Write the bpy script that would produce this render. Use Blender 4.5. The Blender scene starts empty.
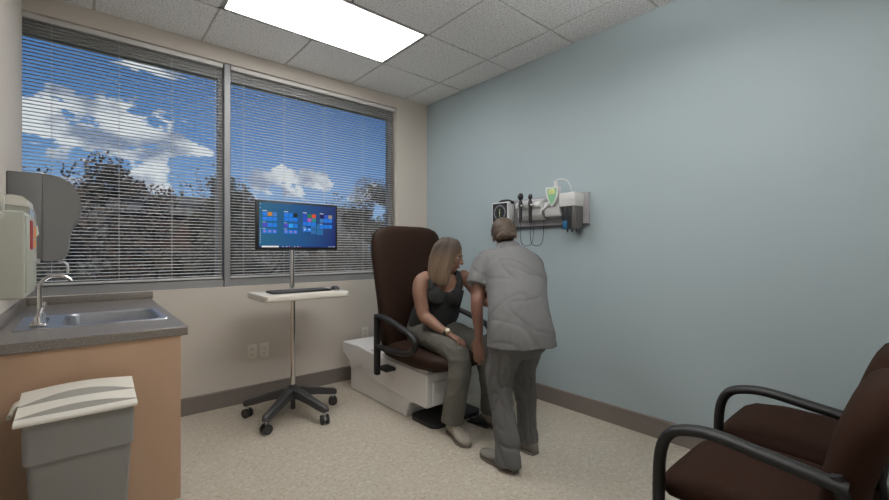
import bpy, bmesh, math, random
from mathutils import Vector, Matrix, noise
PI = math.pi
V = Vector
scn = bpy.context.scene
COL = scn.collection
random.seed(7)

# ------------------------------------------------------------------ materials
def srgb(r, g, b):
    def f(c):
        c /= 255.0
        return c / 12.92 if c <= 0.04045 else ((c + 0.055) / 1.055) ** 2.4
    return (f(r), f(g), f(b), 1.0)

def mat(name, col, rough=0.6, metal=0.0, vary=0.0, vscale=40.0, bump=0.0, bscale=200.0, spec=None, stretch=None, detail=3.0, coat=0.0):
    m = bpy.data.materials.new(name); m.use_nodes = True
    nt = m.node_tree; N = nt.nodes; L = nt.links
    b = N['Principled BSDF']
    b.inputs['Base Color'].default_value = col
    b.inputs['Roughness'].default_value = rough
    b.inputs['Metallic'].default_value = metal
    if coat: b.inputs['Coat Weight'].default_value = coat
    if spec is not None: b.inputs['Specular IOR Level'].default_value = spec
    tc = N.new('ShaderNodeTexCoord'); mp = N.new('ShaderNodeMapping')
    L.new(tc.outputs['Object'], mp.inputs['Vector'])
    if stretch: mp.inputs['Scale'].default_value = stretch
    if vary:
        n = N.new('ShaderNodeTexNoise'); n.inputs['Scale'].default_value = vscale; n.inputs['Detail'].default_value = detail
        L.new(mp.outputs[0], n.inputs['Vector'])
        r = N.new('ShaderNodeMapRange'); r.inputs[1].default_value = 0.3; r.inputs[2].default_value = 0.7
        r.inputs[3].default_value = 1 - vary; r.inputs[4].default_value = 1 + vary
        L.new(n.outputs['Fac'], r.inputs[0])
        mx = N.new('ShaderNodeVectorMath'); mx.operation = 'SCALE'; mx.inputs[0].default_value = col[:3]
        L.new(r.outputs[0], mx.inputs['Scale']); L.new(mx.outputs[0], b.inputs['Base Color'])
    if bump:
        n2 = N.new('ShaderNodeTexNoise'); n2.inputs['Scale'].default_value = bscale; n2.inputs['Detail'].default_value = 2
        L.new(mp.outputs[0], n2.inputs['Vector'])
        bp = N.new('ShaderNodeBump'); bp.inputs['Strength'].default_value = bump; bp.inputs['Distance'].default_value = 0.003
        L.new(n2.outputs['Fac'], bp.inputs['Height']); L.new(bp.outputs[0], b.inputs['Normal'])
    return m

def emit(name, col, s=1.0):
    m = bpy.data.materials.new(name); m.use_nodes = True
    b = m.node_tree.nodes['Principled BSDF']
    b.inputs['Base Color'].default_value = (0.01, 0.01, 0.01, 1); b.inputs['Roughness'].default_value = 0.3
    b.inputs['Emission Color'].default_value = col; b.inputs['Emission Strength'].default_value = s
    return m

M = {}
M['paint'] = mat('beige wall paint', (0.56, 0.515, 0.46, 1), 0.75, bump=0.05, bscale=300)
M['blue'] = mat('blue wall paint', (0.355, 0.43, 0.455, 1), 0.62, bump=0.05, bscale=300)
M['base'] = mat('taupe vinyl baseboard', (0.19, 0.165, 0.148, 1), 0.5)
M['alu'] = mat('grey window frame', (0.26, 0.265, 0.27, 1), 0.5, 0.2)
M['slat'] = mat('grey blind slat', (0.62, 0.61, 0.59, 1), 0.45)
M['cord'] = mat('blind cord', (0.6, 0.6, 0.58, 1), 0.8)
M['tbar'] = mat('ceiling grid', (0.42, 0.415, 0.41, 1), 0.6)
M['lam'] = mat('maple laminate', (0.50, 0.335, 0.225, 1), 0.42, vary=0.10, vscale=3.0, stretch=(1, 1, 0.25), detail=5)
M['lamdark'] = mat('toe kick', (0.08, 0.05, 0.035, 1), 0.6)
M['steel'] = mat('brushed stainless steel', (0.62, 0.64, 0.67, 1), 0.28, 1.0, vary=0.06, vscale=30, stretch=(1, 12, 1))
M['chrome'] = mat('chrome', (0.75, 0.74, 0.73, 1), 0.16, 1.0)
M['binlid'] = mat('cream bin lid plastic', (0.72, 0.70, 0.63, 1), 0.4)
M['bin'] = mat('grey bin plastic', (0.245, 0.24, 0.23, 1), 0.5, bump=0.1, bscale=500)
M['black'] = mat('black plastic', (0.018, 0.018, 0.019, 1), 0.42)
M['dark'] = mat('charcoal nylon', (0.045, 0.046, 0.048, 1), 0.45)
M['armb'] = mat('black armrest urethane', (0.008, 0.0082, 0.0085, 1), 0.55)
M['tray'] = mat('cream tray laminate', (0.66, 0.63, 0.56, 1), 0.35)
M['white'] = mat('white plastic', (0.66, 0.665, 0.66, 1), 0.35)
M['exam'] = mat('white exam chair shell', (0.70, 0.70, 0.70, 1), 0.35)
M['brown'] = mat('dark brown upholstery', (0.026, 0.0112, 0.0058, 1), 0.6, bump=0.08, bscale=350, spec=0.22)
M['gbrown'] = mat('chestnut brown fabric', (0.028, 0.012, 0.007, 1), 0.8, bump=0.1, bscale=600, spec=0.12)
M['towel'] = mat('smoke grey dispenser plastic', (0.20, 0.20, 0.195, 1), 0.4)
M['towelb'] = mat('grey dispenser body', (0.16, 0.16, 0.157, 1), 0.45)
M['sharps'] = mat('pale green grey enamel', (0.40, 0.415, 0.36, 1), 0.45)
M['red'] = mat('red label', (0.35, 0.01, 0.008, 1), 0.5)
M['orange'] = mat('orange label', (0.80, 0.27, 0.02, 1), 0.5)
M['pblue'] = mat('pale blue plastic', (0.38, 0.48, 0.58, 1), 0.4)
M['cream'] = mat('cream plastic', (0.66, 0.65, 0.58, 1), 0.35)
M['skin'] = mat('warm skin', (0.235, 0.125, 0.082, 1), 0.5, vary=0.05, vscale=12)
M['skin2'] = mat('warm ruddy skin', (0.215, 0.105, 0.075, 1), 0.5, vary=0.05, vscale=12)
M['lip'] = mat('lips', (0.32, 0.09, 0.075, 1), 0.45)
M['eyew'] = mat('eye white', (0.35, 0.33, 0.31, 1), 0.25)
M['iris'] = mat('iris', (0.03, 0.018, 0.01, 1), 0.2)
M['tank'] = mat('charcoal knit', (0.034, 0.035, 0.036, 1), 0.9, bump=0.15, bscale=500, spec=0.2)
M['khaki'] = mat('olive grey trouser cloth', (0.122, 0.118, 0.103, 1), 0.9, vary=0.08, vscale=60, bump=0.2, bscale=400, spec=0.15)
M['scrub'] = mat('grey scrub cloth', (0.168, 0.170, 0.170, 1), 0.9, bump=0.15, bscale=400, spec=0.15)
M['scrubp'] = mat('grey scrub trousers', (0.132, 0.134, 0.134, 1), 0.9, bump=0.15, bscale=400, spec=0.15)
M['shoe'] = mat('oatmeal canvas', (0.30, 0.27, 0.23, 1), 0.85, bump=0.2, bscale=500)
M['shoe2'] = mat('greige shoe', (0.20, 0.19, 0.165, 1), 0.8)
M['sole'] = mat('shoe sole', (0.16, 0.14, 0.12, 1), 0.7)
M['hair2'] = mat('light brown hair', (0.072, 0.048, 0.031, 1), 0.5, vary=0.35, vscale=30, bump=0.6, bscale=60, stretch=(5, 5, 0.8))
M['belt'] = mat('gold hardware', (0.5, 0.4, 0.2, 1), 0.3, 1.0)
M['panel'] = mat('lilac grey wall rail', (0.33, 0.325, 0.345, 1), 0.45)
M['green'] = mat('green thermometer face', (0.22, 0.47, 0.27, 1), 0.4)
M['lcd'] = mat('yellow green display', (0.56, 0.62, 0.25, 1), 0.3)
M['bluebox'] = mat('blue plastic', (0.01, 0.12, 0.25, 1), 0.4)
M['smoke'] = mat('smoky grey plastic', (0.10, 0.095, 0.09, 1), 0.35)
M['leaf'] = mat('olive leaf', (0.12, 0.10, 0.068, 1), 0.7, vary=0.35, vscale=2.0)
M['leaf2'] = mat('dusky leaf', (0.15, 0.108, 0.078, 1), 0.7, vary=0.35, vscale=2.0)
M['bark'] = mat('bark', (0.14, 0.11, 0.08, 1), 0.9)
M['conc'] = mat('weathered concrete', (0.26, 0.25, 0.23, 1), 0.9, vary=0.1, vscale=1.0)
M['grass'] = mat('lawn', (0.05, 0.07, 0.02, 1), 0.9, vary=0.3, vscale=1.5)
M['dglass'] = mat('dark glazing', (0.012, 0.014, 0.016, 1), 0.15)

def speckle(name, base, dark, light, s1, s2, rough, bump=0.0, thr=(0.60, 0.66), thr2=(0.60, 0.68)):
    m = bpy.data.materials.new(name); m.use_nodes = True
    nt = m.node_tree; N = nt.nodes; L = nt.links; b = N['Principled BSDF']
    b.inputs['Roughness'].default_value = rough
    tc = N.new('ShaderNodeTexCoord')
    def layer(prev, col, sc, th, off):
        mp = N.new('ShaderNodeMapping'); mp.inputs['Location'].default_value = off
        L.new(tc.outputs['Object'], mp.inputs[0])
        n = N.new('ShaderNodeTexNoise'); n.inputs['Scale'].default_value = sc; n.inputs['Detail'].default_value = 2
        L.new(mp.outputs[0], n.inputs['Vector'])
        r = N.new('ShaderNodeMapRange'); r.inputs[1].default_value = th[0]; r.inputs[2].default_value = th[1]
        L.new(n.outputs['Fac'], r.inputs[0])
        mx = N.new('ShaderNodeMix'); mx.data_type = 'RGBA'
        L.new(r.outputs[0], mx.inputs[0])
        if isinstance(prev, tuple): mx.inputs[6].default_value = prev
        else: L.new(prev, mx.inputs[6])
        mx.inputs[7].default_value = col
        return mx.outputs[2], r.outputs[0]
    c, f1 = layer(base, dark, s1, thr, (0, 0, 0))
    c, f2 = layer(c, light, s2, thr2, (7, 3, 1))
    L.new(c, b.inputs['Base Color'])
    if bump:
        bp = N.new('ShaderNodeBump'); bp.inputs['Strength'].default_value = bump; bp.inputs['Distance'].default_value = 0.002; bp.invert = True
        L.new(f1, bp.inputs['Height']); L.new(bp.outputs[0], b.inputs['Normal'])
    return m
M['floor'] = speckle('speckled vinyl floor', (0.47, 0.43, 0.355, 1), (0.35, 0.285, 0.215, 1), (0.55, 0.51, 0.44, 1), 95, 42, 0.32, thr=(0.52, 0.70), thr2=(0.52, 0.7))
M['tile'] = speckle('fissured ceiling tile', (0.77, 0.775, 0.785, 1), (0.42, 0.42, 0.425, 1), (0.87, 0.87, 0.87, 1), 105, 60, 0.9, 0.2, thr=(0.53, 0.63))
M['counter'] = speckle('speckled solid surface', (0.20, 0.178, 0.158, 1), (0.11, 0.096, 0.084, 1), (0.28, 0.255, 0.23, 1), 260, 200, 0.38, thr=(0.55, 0.62), thr2=(0.56, 0.63))

def brick_mat():
    m = bpy.data.materials.new('red brown brick'); m.use_nodes = True
    N = m.node_tree.nodes; L = m.node_tree.links; b = N['Principled BSDF']; b.inputs['Roughness'].default_value = 0.9
    tc = N.new('ShaderNodeTexCoord'); mp = N.new('ShaderNodeMapping'); mp.inputs['Rotation'].default_value = (PI/2, 0, 0)
    L.new(tc.outputs['Object'], mp.inputs[0])
    br = N.new('ShaderNodeTexBrick'); br.inputs['Scale'].default_value = 3.0
    br.inputs['Color1'].default_value = (0.14, 0.06, 0.045, 1); br.inputs['Color2'].default_value = (0.11, 0.055, 0.042, 1); br.inputs['Mortar'].default_value = (0.15, 0.13, 0.11, 1)
    L.new(mp.outputs[0], br.inputs['Vector']); L.new(br.outputs['Color'], b.inputs['Base Color'])
    return m
M['brick'] = brick_mat()

def glass_mat():
    m = bpy.data.materials.new('clear window glass'); m.use_nodes = True
    N = m.node_tree.nodes; L = m.node_tree.links
    N.remove(N['Principled BSDF']); out = [n for n in N if n.type == 'OUTPUT_MATERIAL'][0]
    t = N.new('ShaderNodeBsdfTransparent'); t.inputs[0].default_value = (0.93, 0.95, 0.94, 1)
    g = N.new('ShaderNodeBsdfGlossy'); g.inputs['Roughness'].default_value = 0.02
    f = N.new('ShaderNodeFresnel'); f.inputs[0].default_value = 1.12
    k = N.new('ShaderNodeMath'); k.operation = 'MULTIPLY'; k.inputs[1].default_value = .12; L.new(f.outputs[0], k.inputs[0])
    x = N.new('ShaderNodeMixShader'); L.new(k.outputs[0], x.inputs[0]); L.new(t.outputs[0], x.inputs[1]); L.new(g.outputs[0], x.inputs[2])
    L.new(x.outputs[0], out.inputs[0])
    return m
M['glass'] = glass_mat()

def hair_mat():
    m = mat('ash brown to honey hair', (0.1, 0.06, 0.04, 1), 0.7, bump=0.6, bscale=60, stretch=(5, 5, 0.6))
    N = m.node_tree.nodes; L = m.node_tree.links; b = N['Principled BSDF']
    tc = N.new('ShaderNodeTexCoord'); sp = N.new('ShaderNodeSeparateXYZ'); L.new(tc.outputs['Object'], sp.inputs[0])
    r = N.new('ShaderNodeMapRange'); r.inputs[1].default_value = .62; r.inputs[2].default_value = .73  # dyed honey lengths, darker roots
    L.new(sp.outputs[2], r.inputs[0])
    n = N.new('ShaderNodeTexNoise'); n.inputs['Scale'].default_value = 30; mp = N.new('ShaderNodeMapping'); mp.inputs['Scale'].default_value = (6, 6, 0.5)
    L.new(tc.outputs['Object'], mp.inputs[0]); L.new(mp.outputs[0], n.inputs['Vector'])
    a = N.new('ShaderNodeMix'); a.data_type = 'RGBA'; a.inputs[6].default_value = (0.08, 0.052, 0.034, 1); a.inputs[7].default_value = (0.21, 0.145, 0.09, 1)
    L.new(n.outputs['Fac'], a.inputs[0])
    c = N.new('ShaderNodeMix'); c.data_type = 'RGBA'; c.inputs[7].default_value = (0.065, 0.046, 0.036, 1)
    L.new(r.outputs[0], c.inputs[0]); L.new(a.outputs[2], c.inputs[6]); L.new(c.outputs[2], b.inputs['Base Color'])
    return m
M['hair'] = hair_mat()

# ------------------------------------------------------------------ mesh helpers
def wloc(o):
    p = V((0, 0, 0))
    while o: p += o.location; o = o.parent
    return p

def tag(o, label=None, cat=None, group=None, kind=None):
    if label: o['label'] = label
    if cat: o['category'] = cat
    if group: o['group'] = group
    if kind: o['kind'] = kind
    return o

def thing(name, label, cat, loc, group=None):
    o = bpy.data.objects.new(name, None); COL.objects.link(o); o.location = loc; o.empty_display_size = 0.1
    return tag(o, label, cat, group)

class MB:
    def __init__(s): s.bm = bmesh.new(); s.mi = 0
    def _add(s, t):
        me = bpy.data.meshes.new('t'); t.to_mesh(me); t.free()
        n = len(s.bm.faces); s.bm.from_mesh(me); bpy.data.meshes.remove(me)
        s.bm.faces.ensure_lookup_table()
        for f in s.bm.faces[n:]: f.material_index = s.mi
        return s
    def box(s, a, b, bev=0.0, seg=2, mtx=None, taper=None):
        t = bmesh.new(); bmesh.ops.create_cube(t, size=1)
        a, b = V(a), V(b); c = (a + b) / 2; d = b - a
        for v in t.verts:
            v.co = V((v.co.x * d.x, v.co.y * d.y, v.co.z * d.z))
            if taper and v.co.z < 0: v.co.x *= taper; v.co.y *= taper
            v.co += c
        if bev: bmesh.ops.bevel(t, geom=t.edges[:], offset=min(bev, 0.49 * min(abs(x) for x in d)), segments=seg, affect='EDGES', profile=0.5)
        if mtx: t.transform(mtx)
        return s._add(t)
    def rings(s, rs, cap=True, loop=False):
        t = bmesh.new(); R = [[t.verts.new(p) for p in r] for r in rs]; n = len(R[0])
        for i in range(len(R) - (0 if loop else 1)):
            A, B = R[i], R[(i + 1) % len(R)]
            for k in range(n): t.faces.new((A[k], A[(k + 1) % n], B[(k + 1) % n], B[k]))
        if cap and not loop: t.faces.new(R[0][::-1]); t.faces.new(R[-1])
        bmesh.ops.recalc_face_normals(t, faces=t.faces[:])
        return s._add(t)
    def tube(s, pts, r, n=12, side=None, closed=False, flat=None):
        """pts: positions; r: radius or list; flat: (ra, rb) factors along side/other"""
        pts = [V(p) for p in pts]; m = len(pts)
        rr = r if isinstance(r, (list, tuple)) else [r] * m
        rs = []; prev = None
        for i, p in enumerate(pts):
            if closed: tg = pts[(i + 1) % m] - pts[i - 1]
            else: tg = (pts[min(i + 1, m - 1)] - pts[max(i - 1, 0)])
            tg.normalize()
            if side is not None: a = V(side)
            elif prev is not None: a = prev
            else: a = V((0, 0, 1)) if abs(tg.z) < 0.9 else V((1, 0, 0))
            a = a - tg * a.dot(tg); a.normalize(); b = tg.cross(a); prev = a
            fa, fb = flat if flat else (1, 1)
            rs.append([p + (a * math.cos(q) * fa + b * math.sin(q) * fb) * rr[i] for q in [2 * PI * k / n for k in range(n)]])
        return s.rings(rs, loop=closed)
    def cyl(s, a, b, r, n=20, r2=None): return s.tube([a, b], [r, r if r2 is None else r2], n)
    def ell(s, c, r, n=16, mtx=None):
        t = bmesh.new(); bmesh.ops.create_uvsphere(t, u_segments=n, v_segments=max(6, n // 2), radius=1)
        for v in t.verts: v.co = V((v.co.x * r[0], v.co.y * r[1], v.co.z * r[2]))
        if mtx: t.transform(mtx)
        for v in t.verts: v.co += V(c)
        return s._add(t)
    def poly(s, pts, ext):
        """polygon extruded by vector"""
        t = bmesh.new(); vs = [t.verts.new(p) for p in pts]; f = t.faces.new(vs)
        r = bmesh.ops.extrude_face_region(t, geom=[f])
        for v in r['geom']:
            if isinstance(v, bmesh.types.BMVert): v.co += V(ext)
        bmesh.ops.recalc_face_normals(t, faces=t.faces[:])
        return s._add(t)
    def quad(s, *p):
        t = bmesh.new(); t.faces.new([t.verts.new(q) for q in p]); return s._add(t)
    def build(s, name, m, parent=None, smooth=40, base=None):
        me = bpy.data.meshes.new(name); 
        o = bpy.data.objects.new(name, me); COL.objects.link(o)
        if parent: o.parent = parent; off = wloc(parent)
        else:
            vs = [v.co for v in s.bm.verts]
            off = V(base) if base else V(((min(v.x for v in vs) + max(v.x for v in vs)) / 2, (min(v.y for v in vs) + max(v.y for v in vs)) / 2, min(v.z for v in vs)))
            o.location = off
        for v in s.bm.verts: v.co -= off
        s.bm.to_mesh(me); s.bm.free()
        for q in (m if isinstance(m, list) else [m]): me.materials.append(q)
        if smooth:
            me.polygons.foreach_set('use_smooth', [True] * len(me.polygons)); me.set_sharp_from_angle(angle=math.radians(smooth))
        return o
    # organic chain: nodes (pos, ra, rb) with rounded ends
    def chain(s, nodes, side=None, n=20, caps=(True, True)):
        P = []
        for nd in nodes:
            p = V(nd[0]); ra = nd[1]; rb = nd[2] if len(nd) > 2 else ra
            P.append((p, ra, rb))
        out = list(P)
        # subdivide with smooth interpolation
        Q = []
        for i in range(len(P) - 1):
            p0 = P[max(i - 1, 0)]; p1 = P[i]; p2 = P[i + 1]; p3 = P[min(i + 2, len(P) - 1)]
            K = 4
            for k in range(K):
                t = k / K
                h = lambda a, b, c, d: 0.5 * ((2 * b) + (c - a) * t + (2 * a - 5 * b + 4 * c - d) * t * t + (3 * b - a - 3 * c + d) * t ** 3)
                Q.append((h(p0[0], p1[0], p2[0], p3[0]), max(0.001, h(p0[1], p1[1], p2[1], p3[1])), max(0.001, h(p0[2], p1[2], p2[2], p3[2]))))
        Q.append(P[-1])
        def capr(p, q, ins):
            d = (p[0] - q[0]).normalized(); r = min(p[1], p[2]); o = []
            for th in (80, 60, 40, 20):
                c = math.cos(math.radians(th)); o.append((p[0] + d * r * math.sin(math.radians(th)), p[1] * c, p[2] * c))
            return o
        if caps[0]: Q = capr(Q[0], Q[1], 0) + Q
        if caps[1]: Q = Q + capr(Q[-1], Q[-2], 0)[::-1]
        rs = []; prev = None; m = len(Q)
        for i, (p, ra, rb) in enumerate(Q):
            tg = Q[min(i + 1, m - 1)][0] - Q[max(i - 1, 0)][0]; tg.normalize()
            a = V(side) if side is not None else (prev if prev is not None else (V((1, 0, 0)) if abs(tg.x) < 0.8 else V((0, 1, 0))))
            a = a - tg * a.dot(tg); a.normalize(); b = tg.cross(a); prev = a
            rs.append([p + a * math.cos(2 * PI * k / n) * ra + b * math.sin(2 * PI * k / n) * rb for k in range(n)])
        return s.rings(rs)
    def organic(s, name, m, parent, voxel=0.006, it=4, disp=None, drop=None, thick=0.0, fac=0.5):
        """one continuous surface out of overlapping closed shapes"""
        me = bpy.data.meshes.new('tmp'); s.bm.to_mesh(me); s.bm.free()
        o = bpy.data.objects.new('tmp', me); COL.objects.link(o)
        r = o.modifiers.new('r', 'REMESH'); r.mode = 'VOXEL'; r.voxel_size = voxel
        q = o.modifiers.new('s', 'SMOOTH'); q.factor = fac; q.iterations = it
        dg = bpy.context.evaluated_depsgraph_get(); dg.update()
        me2 = bpy.data.meshes.new_from_object(o.evaluated_get(dg))
        bpy.data.objects.remove(o); bpy.data.meshes.remove(me)
        b = bmesh.new(); b.from_mesh(me2); bpy.data.meshes.remove(me2)
        b.normal_update()
        if disp:
            d = [(v, v.normal.copy() * disp(v.co, v.normal)) for v in b.verts]
            for v, x in d: v.co += x
            bmesh.ops.smooth_vert(b, verts=b.verts[:], factor=0.3, use_axis_x=True, use_axis_y=True, use_axis_z=True)
        if drop:
            bmesh.ops.delete(b, geom=[v for v in b.verts if drop(v.co)], context='VERTS')
            if thick:
                b.normal_update()
                g = bmesh.ops.solidify(b, geom=b.faces[:], thickness=thick)
        s.bm = b
        return s.build(name, m, parent, smooth=80)

def rib(pts, n=6):
    """Catmull-Rom smoothing of a path"""
    P = [V(p) for p in pts]; o = []
    for i in range(len(P) - 1):
        a, b, c, d = P[max(i - 1, 0)], P[i], P[i + 1], P[min(i + 2, len(P) - 1)]
        for k in range(n):
            t = k / n
            o.append(0.5 * ((2 * b) + (c - a) * t + (2 * a - 5 * b + 4 * c - d) * t * t + (3 * b - a - 3 * c + d) * t ** 3))
    o.append(P[-1]); return o

def st(name, mb, m, parent=None, smooth=None):
    o = mb.build(name, m, parent, smooth=smooth)
    if not parent: o['kind'] = 'structure'
    return o

# ------------------------------------------------------------------ room shell
XL, YB, H = -3.057, -3.72, 2.743
WX0, WX1, WZ0, WZ1 = XL - .13, -0.388, 0.915, 2.63
st('floor', MB().box((XL - .15, YB - .15, -.1), (.15, .16, 0)), M['floor'])
st('wall_right', MB().box((0, YB - .15, 0), (.15, .16, H + .1)), M['blue'])
st('wall_left', MB().box((XL - .15, YB - .15, 0), (XL, 0, H + .1)), M['paint'])
st('wall_rear', MB().box((XL, YB - .15, 0), (0, YB, H + .1)), M['paint'])
w = MB()
w.box((XL - .15, 0, 0), (0, .15, WZ0)); w.box((XL - .15, 0, WZ1), (0, .15, H + .1)); w.box((XL - .15, 0, WZ0), (WX0, .15, WZ1)); w.box((WX1, 0, WZ0), (0, .15, WZ1))
st('wall_back', w, M['paint'])
def baseboard(name, pa, pb, nrm):
    pa, pb, nrm = V(pa), V(pb), V(nrm); d = (pb - pa)
    prof = [(0, 0), (0.012, 0), (0.010, .110), (0.012, .115), (0.010, .124), (0.004, .127), (0, .127)]
    ms = MB().rings([[p + nrm * u + V((0, 0, v)) for u, v in prof] for p in (pa, pb)])
    st(name, ms, M['base'])
baseboard('baseboard_back', (-2.46, 0, 0), (-.012, 0, 0), (0, -1, 0))
baseboard('baseboard_right', (0, YB, 0), (0, 0, 0), (-1, 0, 0))
baseboard('baseboard_left', (XL, YB, 0), (XL, -1.42, 0), (1, 0, 0))

# ceiling: recessed tiles in a grid
gx = [XL] + [-.29 - .61 * k for k in range(4, -1, -1)] + [0]
gy = [YB] + [-.55 - .61 * k for k in range(5, -1, -1)] + [0]
lights = [(-2.12, -1.16)]     # lower corners of the two 4 x 2 ft fixtures
def in_light(x, y): return any(lx - .01 < x < lx + 1.23 and ly - .01 < y < ly + .62 for lx, ly in lights)
tl = MB(); g = .007
for i in range(len(gx) - 1):
    for j in range(len(gy) - 1):
        x0, x1, y0, y1 = gx[i], gx[i + 1], gy[j], gy[j + 1]
        if in_light((x0 + x1) / 2, (y0 + y1) / 2): continue
        a = [V((x, y, H)) for x, y in ((x0 + (g if i else 0), y0 + (g if j else 0)), (x1 - (g if i < len(gx) - 2 else 0), y0 + (g if j else 0)), (x1 - (g if i < len(gx) - 2 else 0), y1 - (g if j < len(gy) - 2 else 0)), (x0 + (g if i else 0), y1 - (g if j < len(gy) - 2 else 0)))]
        tl.rings([a, [p + V((0, 0, .03)) for p in a]])
tl.box((XL, YB, H + .1), (0, .15, H + .13))
st('ceiling', tl, M['tile'])
tb = MB()
for x in gx[1:-1]: tb.box((x - .012, YB, H + .006), (x + .012, 0, H + .035))
for y in gy[1:-1]: tb.box((XL, y - .012, H + .006), (0, y + .012, H + .035))
st('trim_1', tb, M['tbar'])

# window: frame, mullion, glass
fr = MB()
Y0, Y1 = .075, .125
fr.box((WX0, Y0, WZ0), (WX1, Y1, WZ0 + .075)); fr.box((WX0, Y0, WZ1 - .11), (WX1, Y1, WZ1))
fr.box((WX0, Y0, WZ0 + .075), (WX0 + .03, Y1, WZ1 - .11)); fr.box((WX1 - .055, Y0, WZ0 + .075), (WX1, Y1, WZ1 - .11))
fr.box((-1.995, Y0, WZ0 + .075), (-1.905, Y1, WZ1 - .11))
fr.box((-1.964, .012, WZ0 + .0), (-1.922, Y0, WZ1 - .001), .002)
fr.box((WX0, .03, WZ0), (WX1, Y0, WZ0 + .055), .002)
WF = st('window_1', fr, M['alu'])
gp = MB(); gp.box((WX0 + .03, .098, WZ0 + .075), (-1.995, .104, WZ1 - .11)); gp.build('pane', M['glass'], WF, smooth=None)
gp = MB(); gp.box((-1.905, .098, WZ0 + .075), (WX1 - .055, .104, WZ1 - .11)); gp.build('pane', M['glass'], WF, smooth=None)

def blind(x0, x1, label, loc, wandx, cords):
    t = thing('venetian_blind', label, 'blind', loc, 'venetian blinds in the wide window')
    MB().box((x0, .022, WZ1 - .034), (x1, .062, WZ1 - .002), .002).build('headrail', M['slat'], t)
    sl = MB(); z = WZ1 - .052; pitch = .0225; w = .0255
    while z > WZ0 + .085:
        up = []; lo = []
        th = math.radians(-4)   # room edge a touch lower
        for k in range(5):
            s = -1 + k / 2; yy = .042 + s * w / 2; zz = z + .0034 * (1 - s * s) + s * w / 2 * math.tan(-th)
            up.append((yy, zz + .0004)); lo.append((yy, zz - .0004))
        pr = up + lo[::-1]
        sl.rings([[V((x, a, b)) for a, b in pr] for x in (x0 + .004, x1 - .004)])
        z -= pitch
    sl.build('slats', M['slat'], t, smooth=60)
    MB().box((x0 + .002, .028, WZ0 + .064), (x1 - .002, .056, WZ0 + .078), .003).build('bottom_rail', M['slat'], t)
    for cx in cords:
        c = MB(); c.cyl((cx, .029, WZ0 + .07), (cx, .029, WZ1 - .03), .0009, 5); c.cyl((cx, .055, WZ0 + .07), (cx, .055, WZ1 - .03), .0009, 5)
        c.build('ladder_cord', M['cord'], t)
blind(WX0 + .01, -1.971, 'grey horizontal blind in the left window bay, above the sink counter', (-2.5, .04, WZ0 + .064), XL - .06, [-2.93, -2.60, -2.30, -2.02])
blind(-1.915, WX1 - .004, 'grey horizontal blind in the right window bay, behind the monitor', (-1.15, .04, WZ0 + .064), -1.86, [-1.82, -1.5, -1.14, -.75, -.45])

# ceiling light fixtures
def troffer(lx, ly, label):
    t = thing('ceiling_light', label, 'ceiling light', (lx + .61, ly + .305, H), 'recessed ceiling lights')
    f = MB(); e = .012; x1, y1 = lx + 1.22, ly + .61
    for a, b in (((lx + .012, ly + .012), (x1 - .012, ly + .012 + e)), ((lx + .012, y1 - .012 - e), (x1 - .012, y1 - .012)), ((lx + .012, ly + .012), (lx + .012 + e, y1 - .012)), ((x1 - .012 - e, ly + .012), (x1 - .012, y1 - .012))):
        f.box((a[0], a[1], H - .003), (b[0], b[1], H + .03))
    f.build('frame', M['tbar'], t)
    d = MB(); d.box((lx + .024, ly + .024, H + .002), (x1 - .024, y1 - .024, H + .012)); d.build('diffuser', M['lightpanel'], t, smooth=None)
M['lightpanel'] = emit('lit acrylic diffuser', (1, 0.985, 0.965, 1), 13.0)
troffer(*lights[0], 'bright white rectangular light panel in the ceiling near the window')
# added fill light, out of view, hung to brighten the ceiling and blue wall
sl = thing('added_fill_light', 'added up-and-down fill light near the guest chairs, above the frame', 'ceiling light', (-1.45, -2.75, 2.42))
m = MB(); m.box((-2.08, -2.92, 2.42), (-.82, -2.905, 2.48)); m.box((-2.08, -2.595, 2.42), (-.82, -2.58, 2.48)); m.box((-2.08, -2.905, 2.42), (-2.065, -2.595, 2.48)); m.box((-.835, -2.905, 2.42), (-.82, -2.595, 2.48)); m.build('housing', M['white'], sl)
M['fill_up'] = emit('added upward fill', (1, 0.985, 0.965, 1), 28.0); M['fill_down'] = emit('added downward fill', (1, 0.985, 0.965, 1), 15.0)
MB().box((-2.064, -2.904, 2.466), (-.836, -2.596, 2.474)).build('upper_fill', M['fill_up'], sl, smooth=None)
MB().box((-2.064, -2.904, 2.426), (-.836, -2.596, 2.434)).build('lower_fill', M['fill_down'], sl, smooth=None)
for x in (-1.95, -.95): MB().cyl((x, -2.59, 2.47), (x, -2.59, H + .002), .002, 6).build('fill_light_cable', M['steel'], sl)

# ------------------------------------------------------------------ counter, cabinet, sink
CX, CY = -2.43, -1.40
cab = thing('base_cabinet', 'maple laminate base cabinet under the sink counter', 'cabinet', (-2.75, -.7, 0))
b = MB(); b.box((XL + .002, CY + .04, .11), (-2.475, -.002, .70)); b.build('body', M['lam'], cab)
b = MB()
b.poly([(XL + .001, CY + .015, 0), (-2.53, CY + .015, 0), (-2.53, CY + .015, .12), (-2.456, CY + .015, .12), (-2.456, CY + .015, .826), (XL + .001, CY + .015, .826)], (0, .024, 0))
b.build('end_panel', M['lam'], cab)
MB().box((XL + .003, CY + .045, 0), (-2.53, -.003, .11)).build('toe_kick', M['lamdark'], cab)
for k in range(3):
    y0 = CY + .045 + k * .45
    d = MB().box((-2.474, y0 + .004, .13), (-2.456, y0 + .446, .815), .002).build('door', M['lam'], cab)
    MB().tube(rib([(-2.456, y0 + .38, .66), (-2.43, y0 + .38, .67), (-2.43, y0 + .38, .75), (-2.456, y0 + .38, .76)]), .004, 8).build('handle', M['steel'], d)
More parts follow.
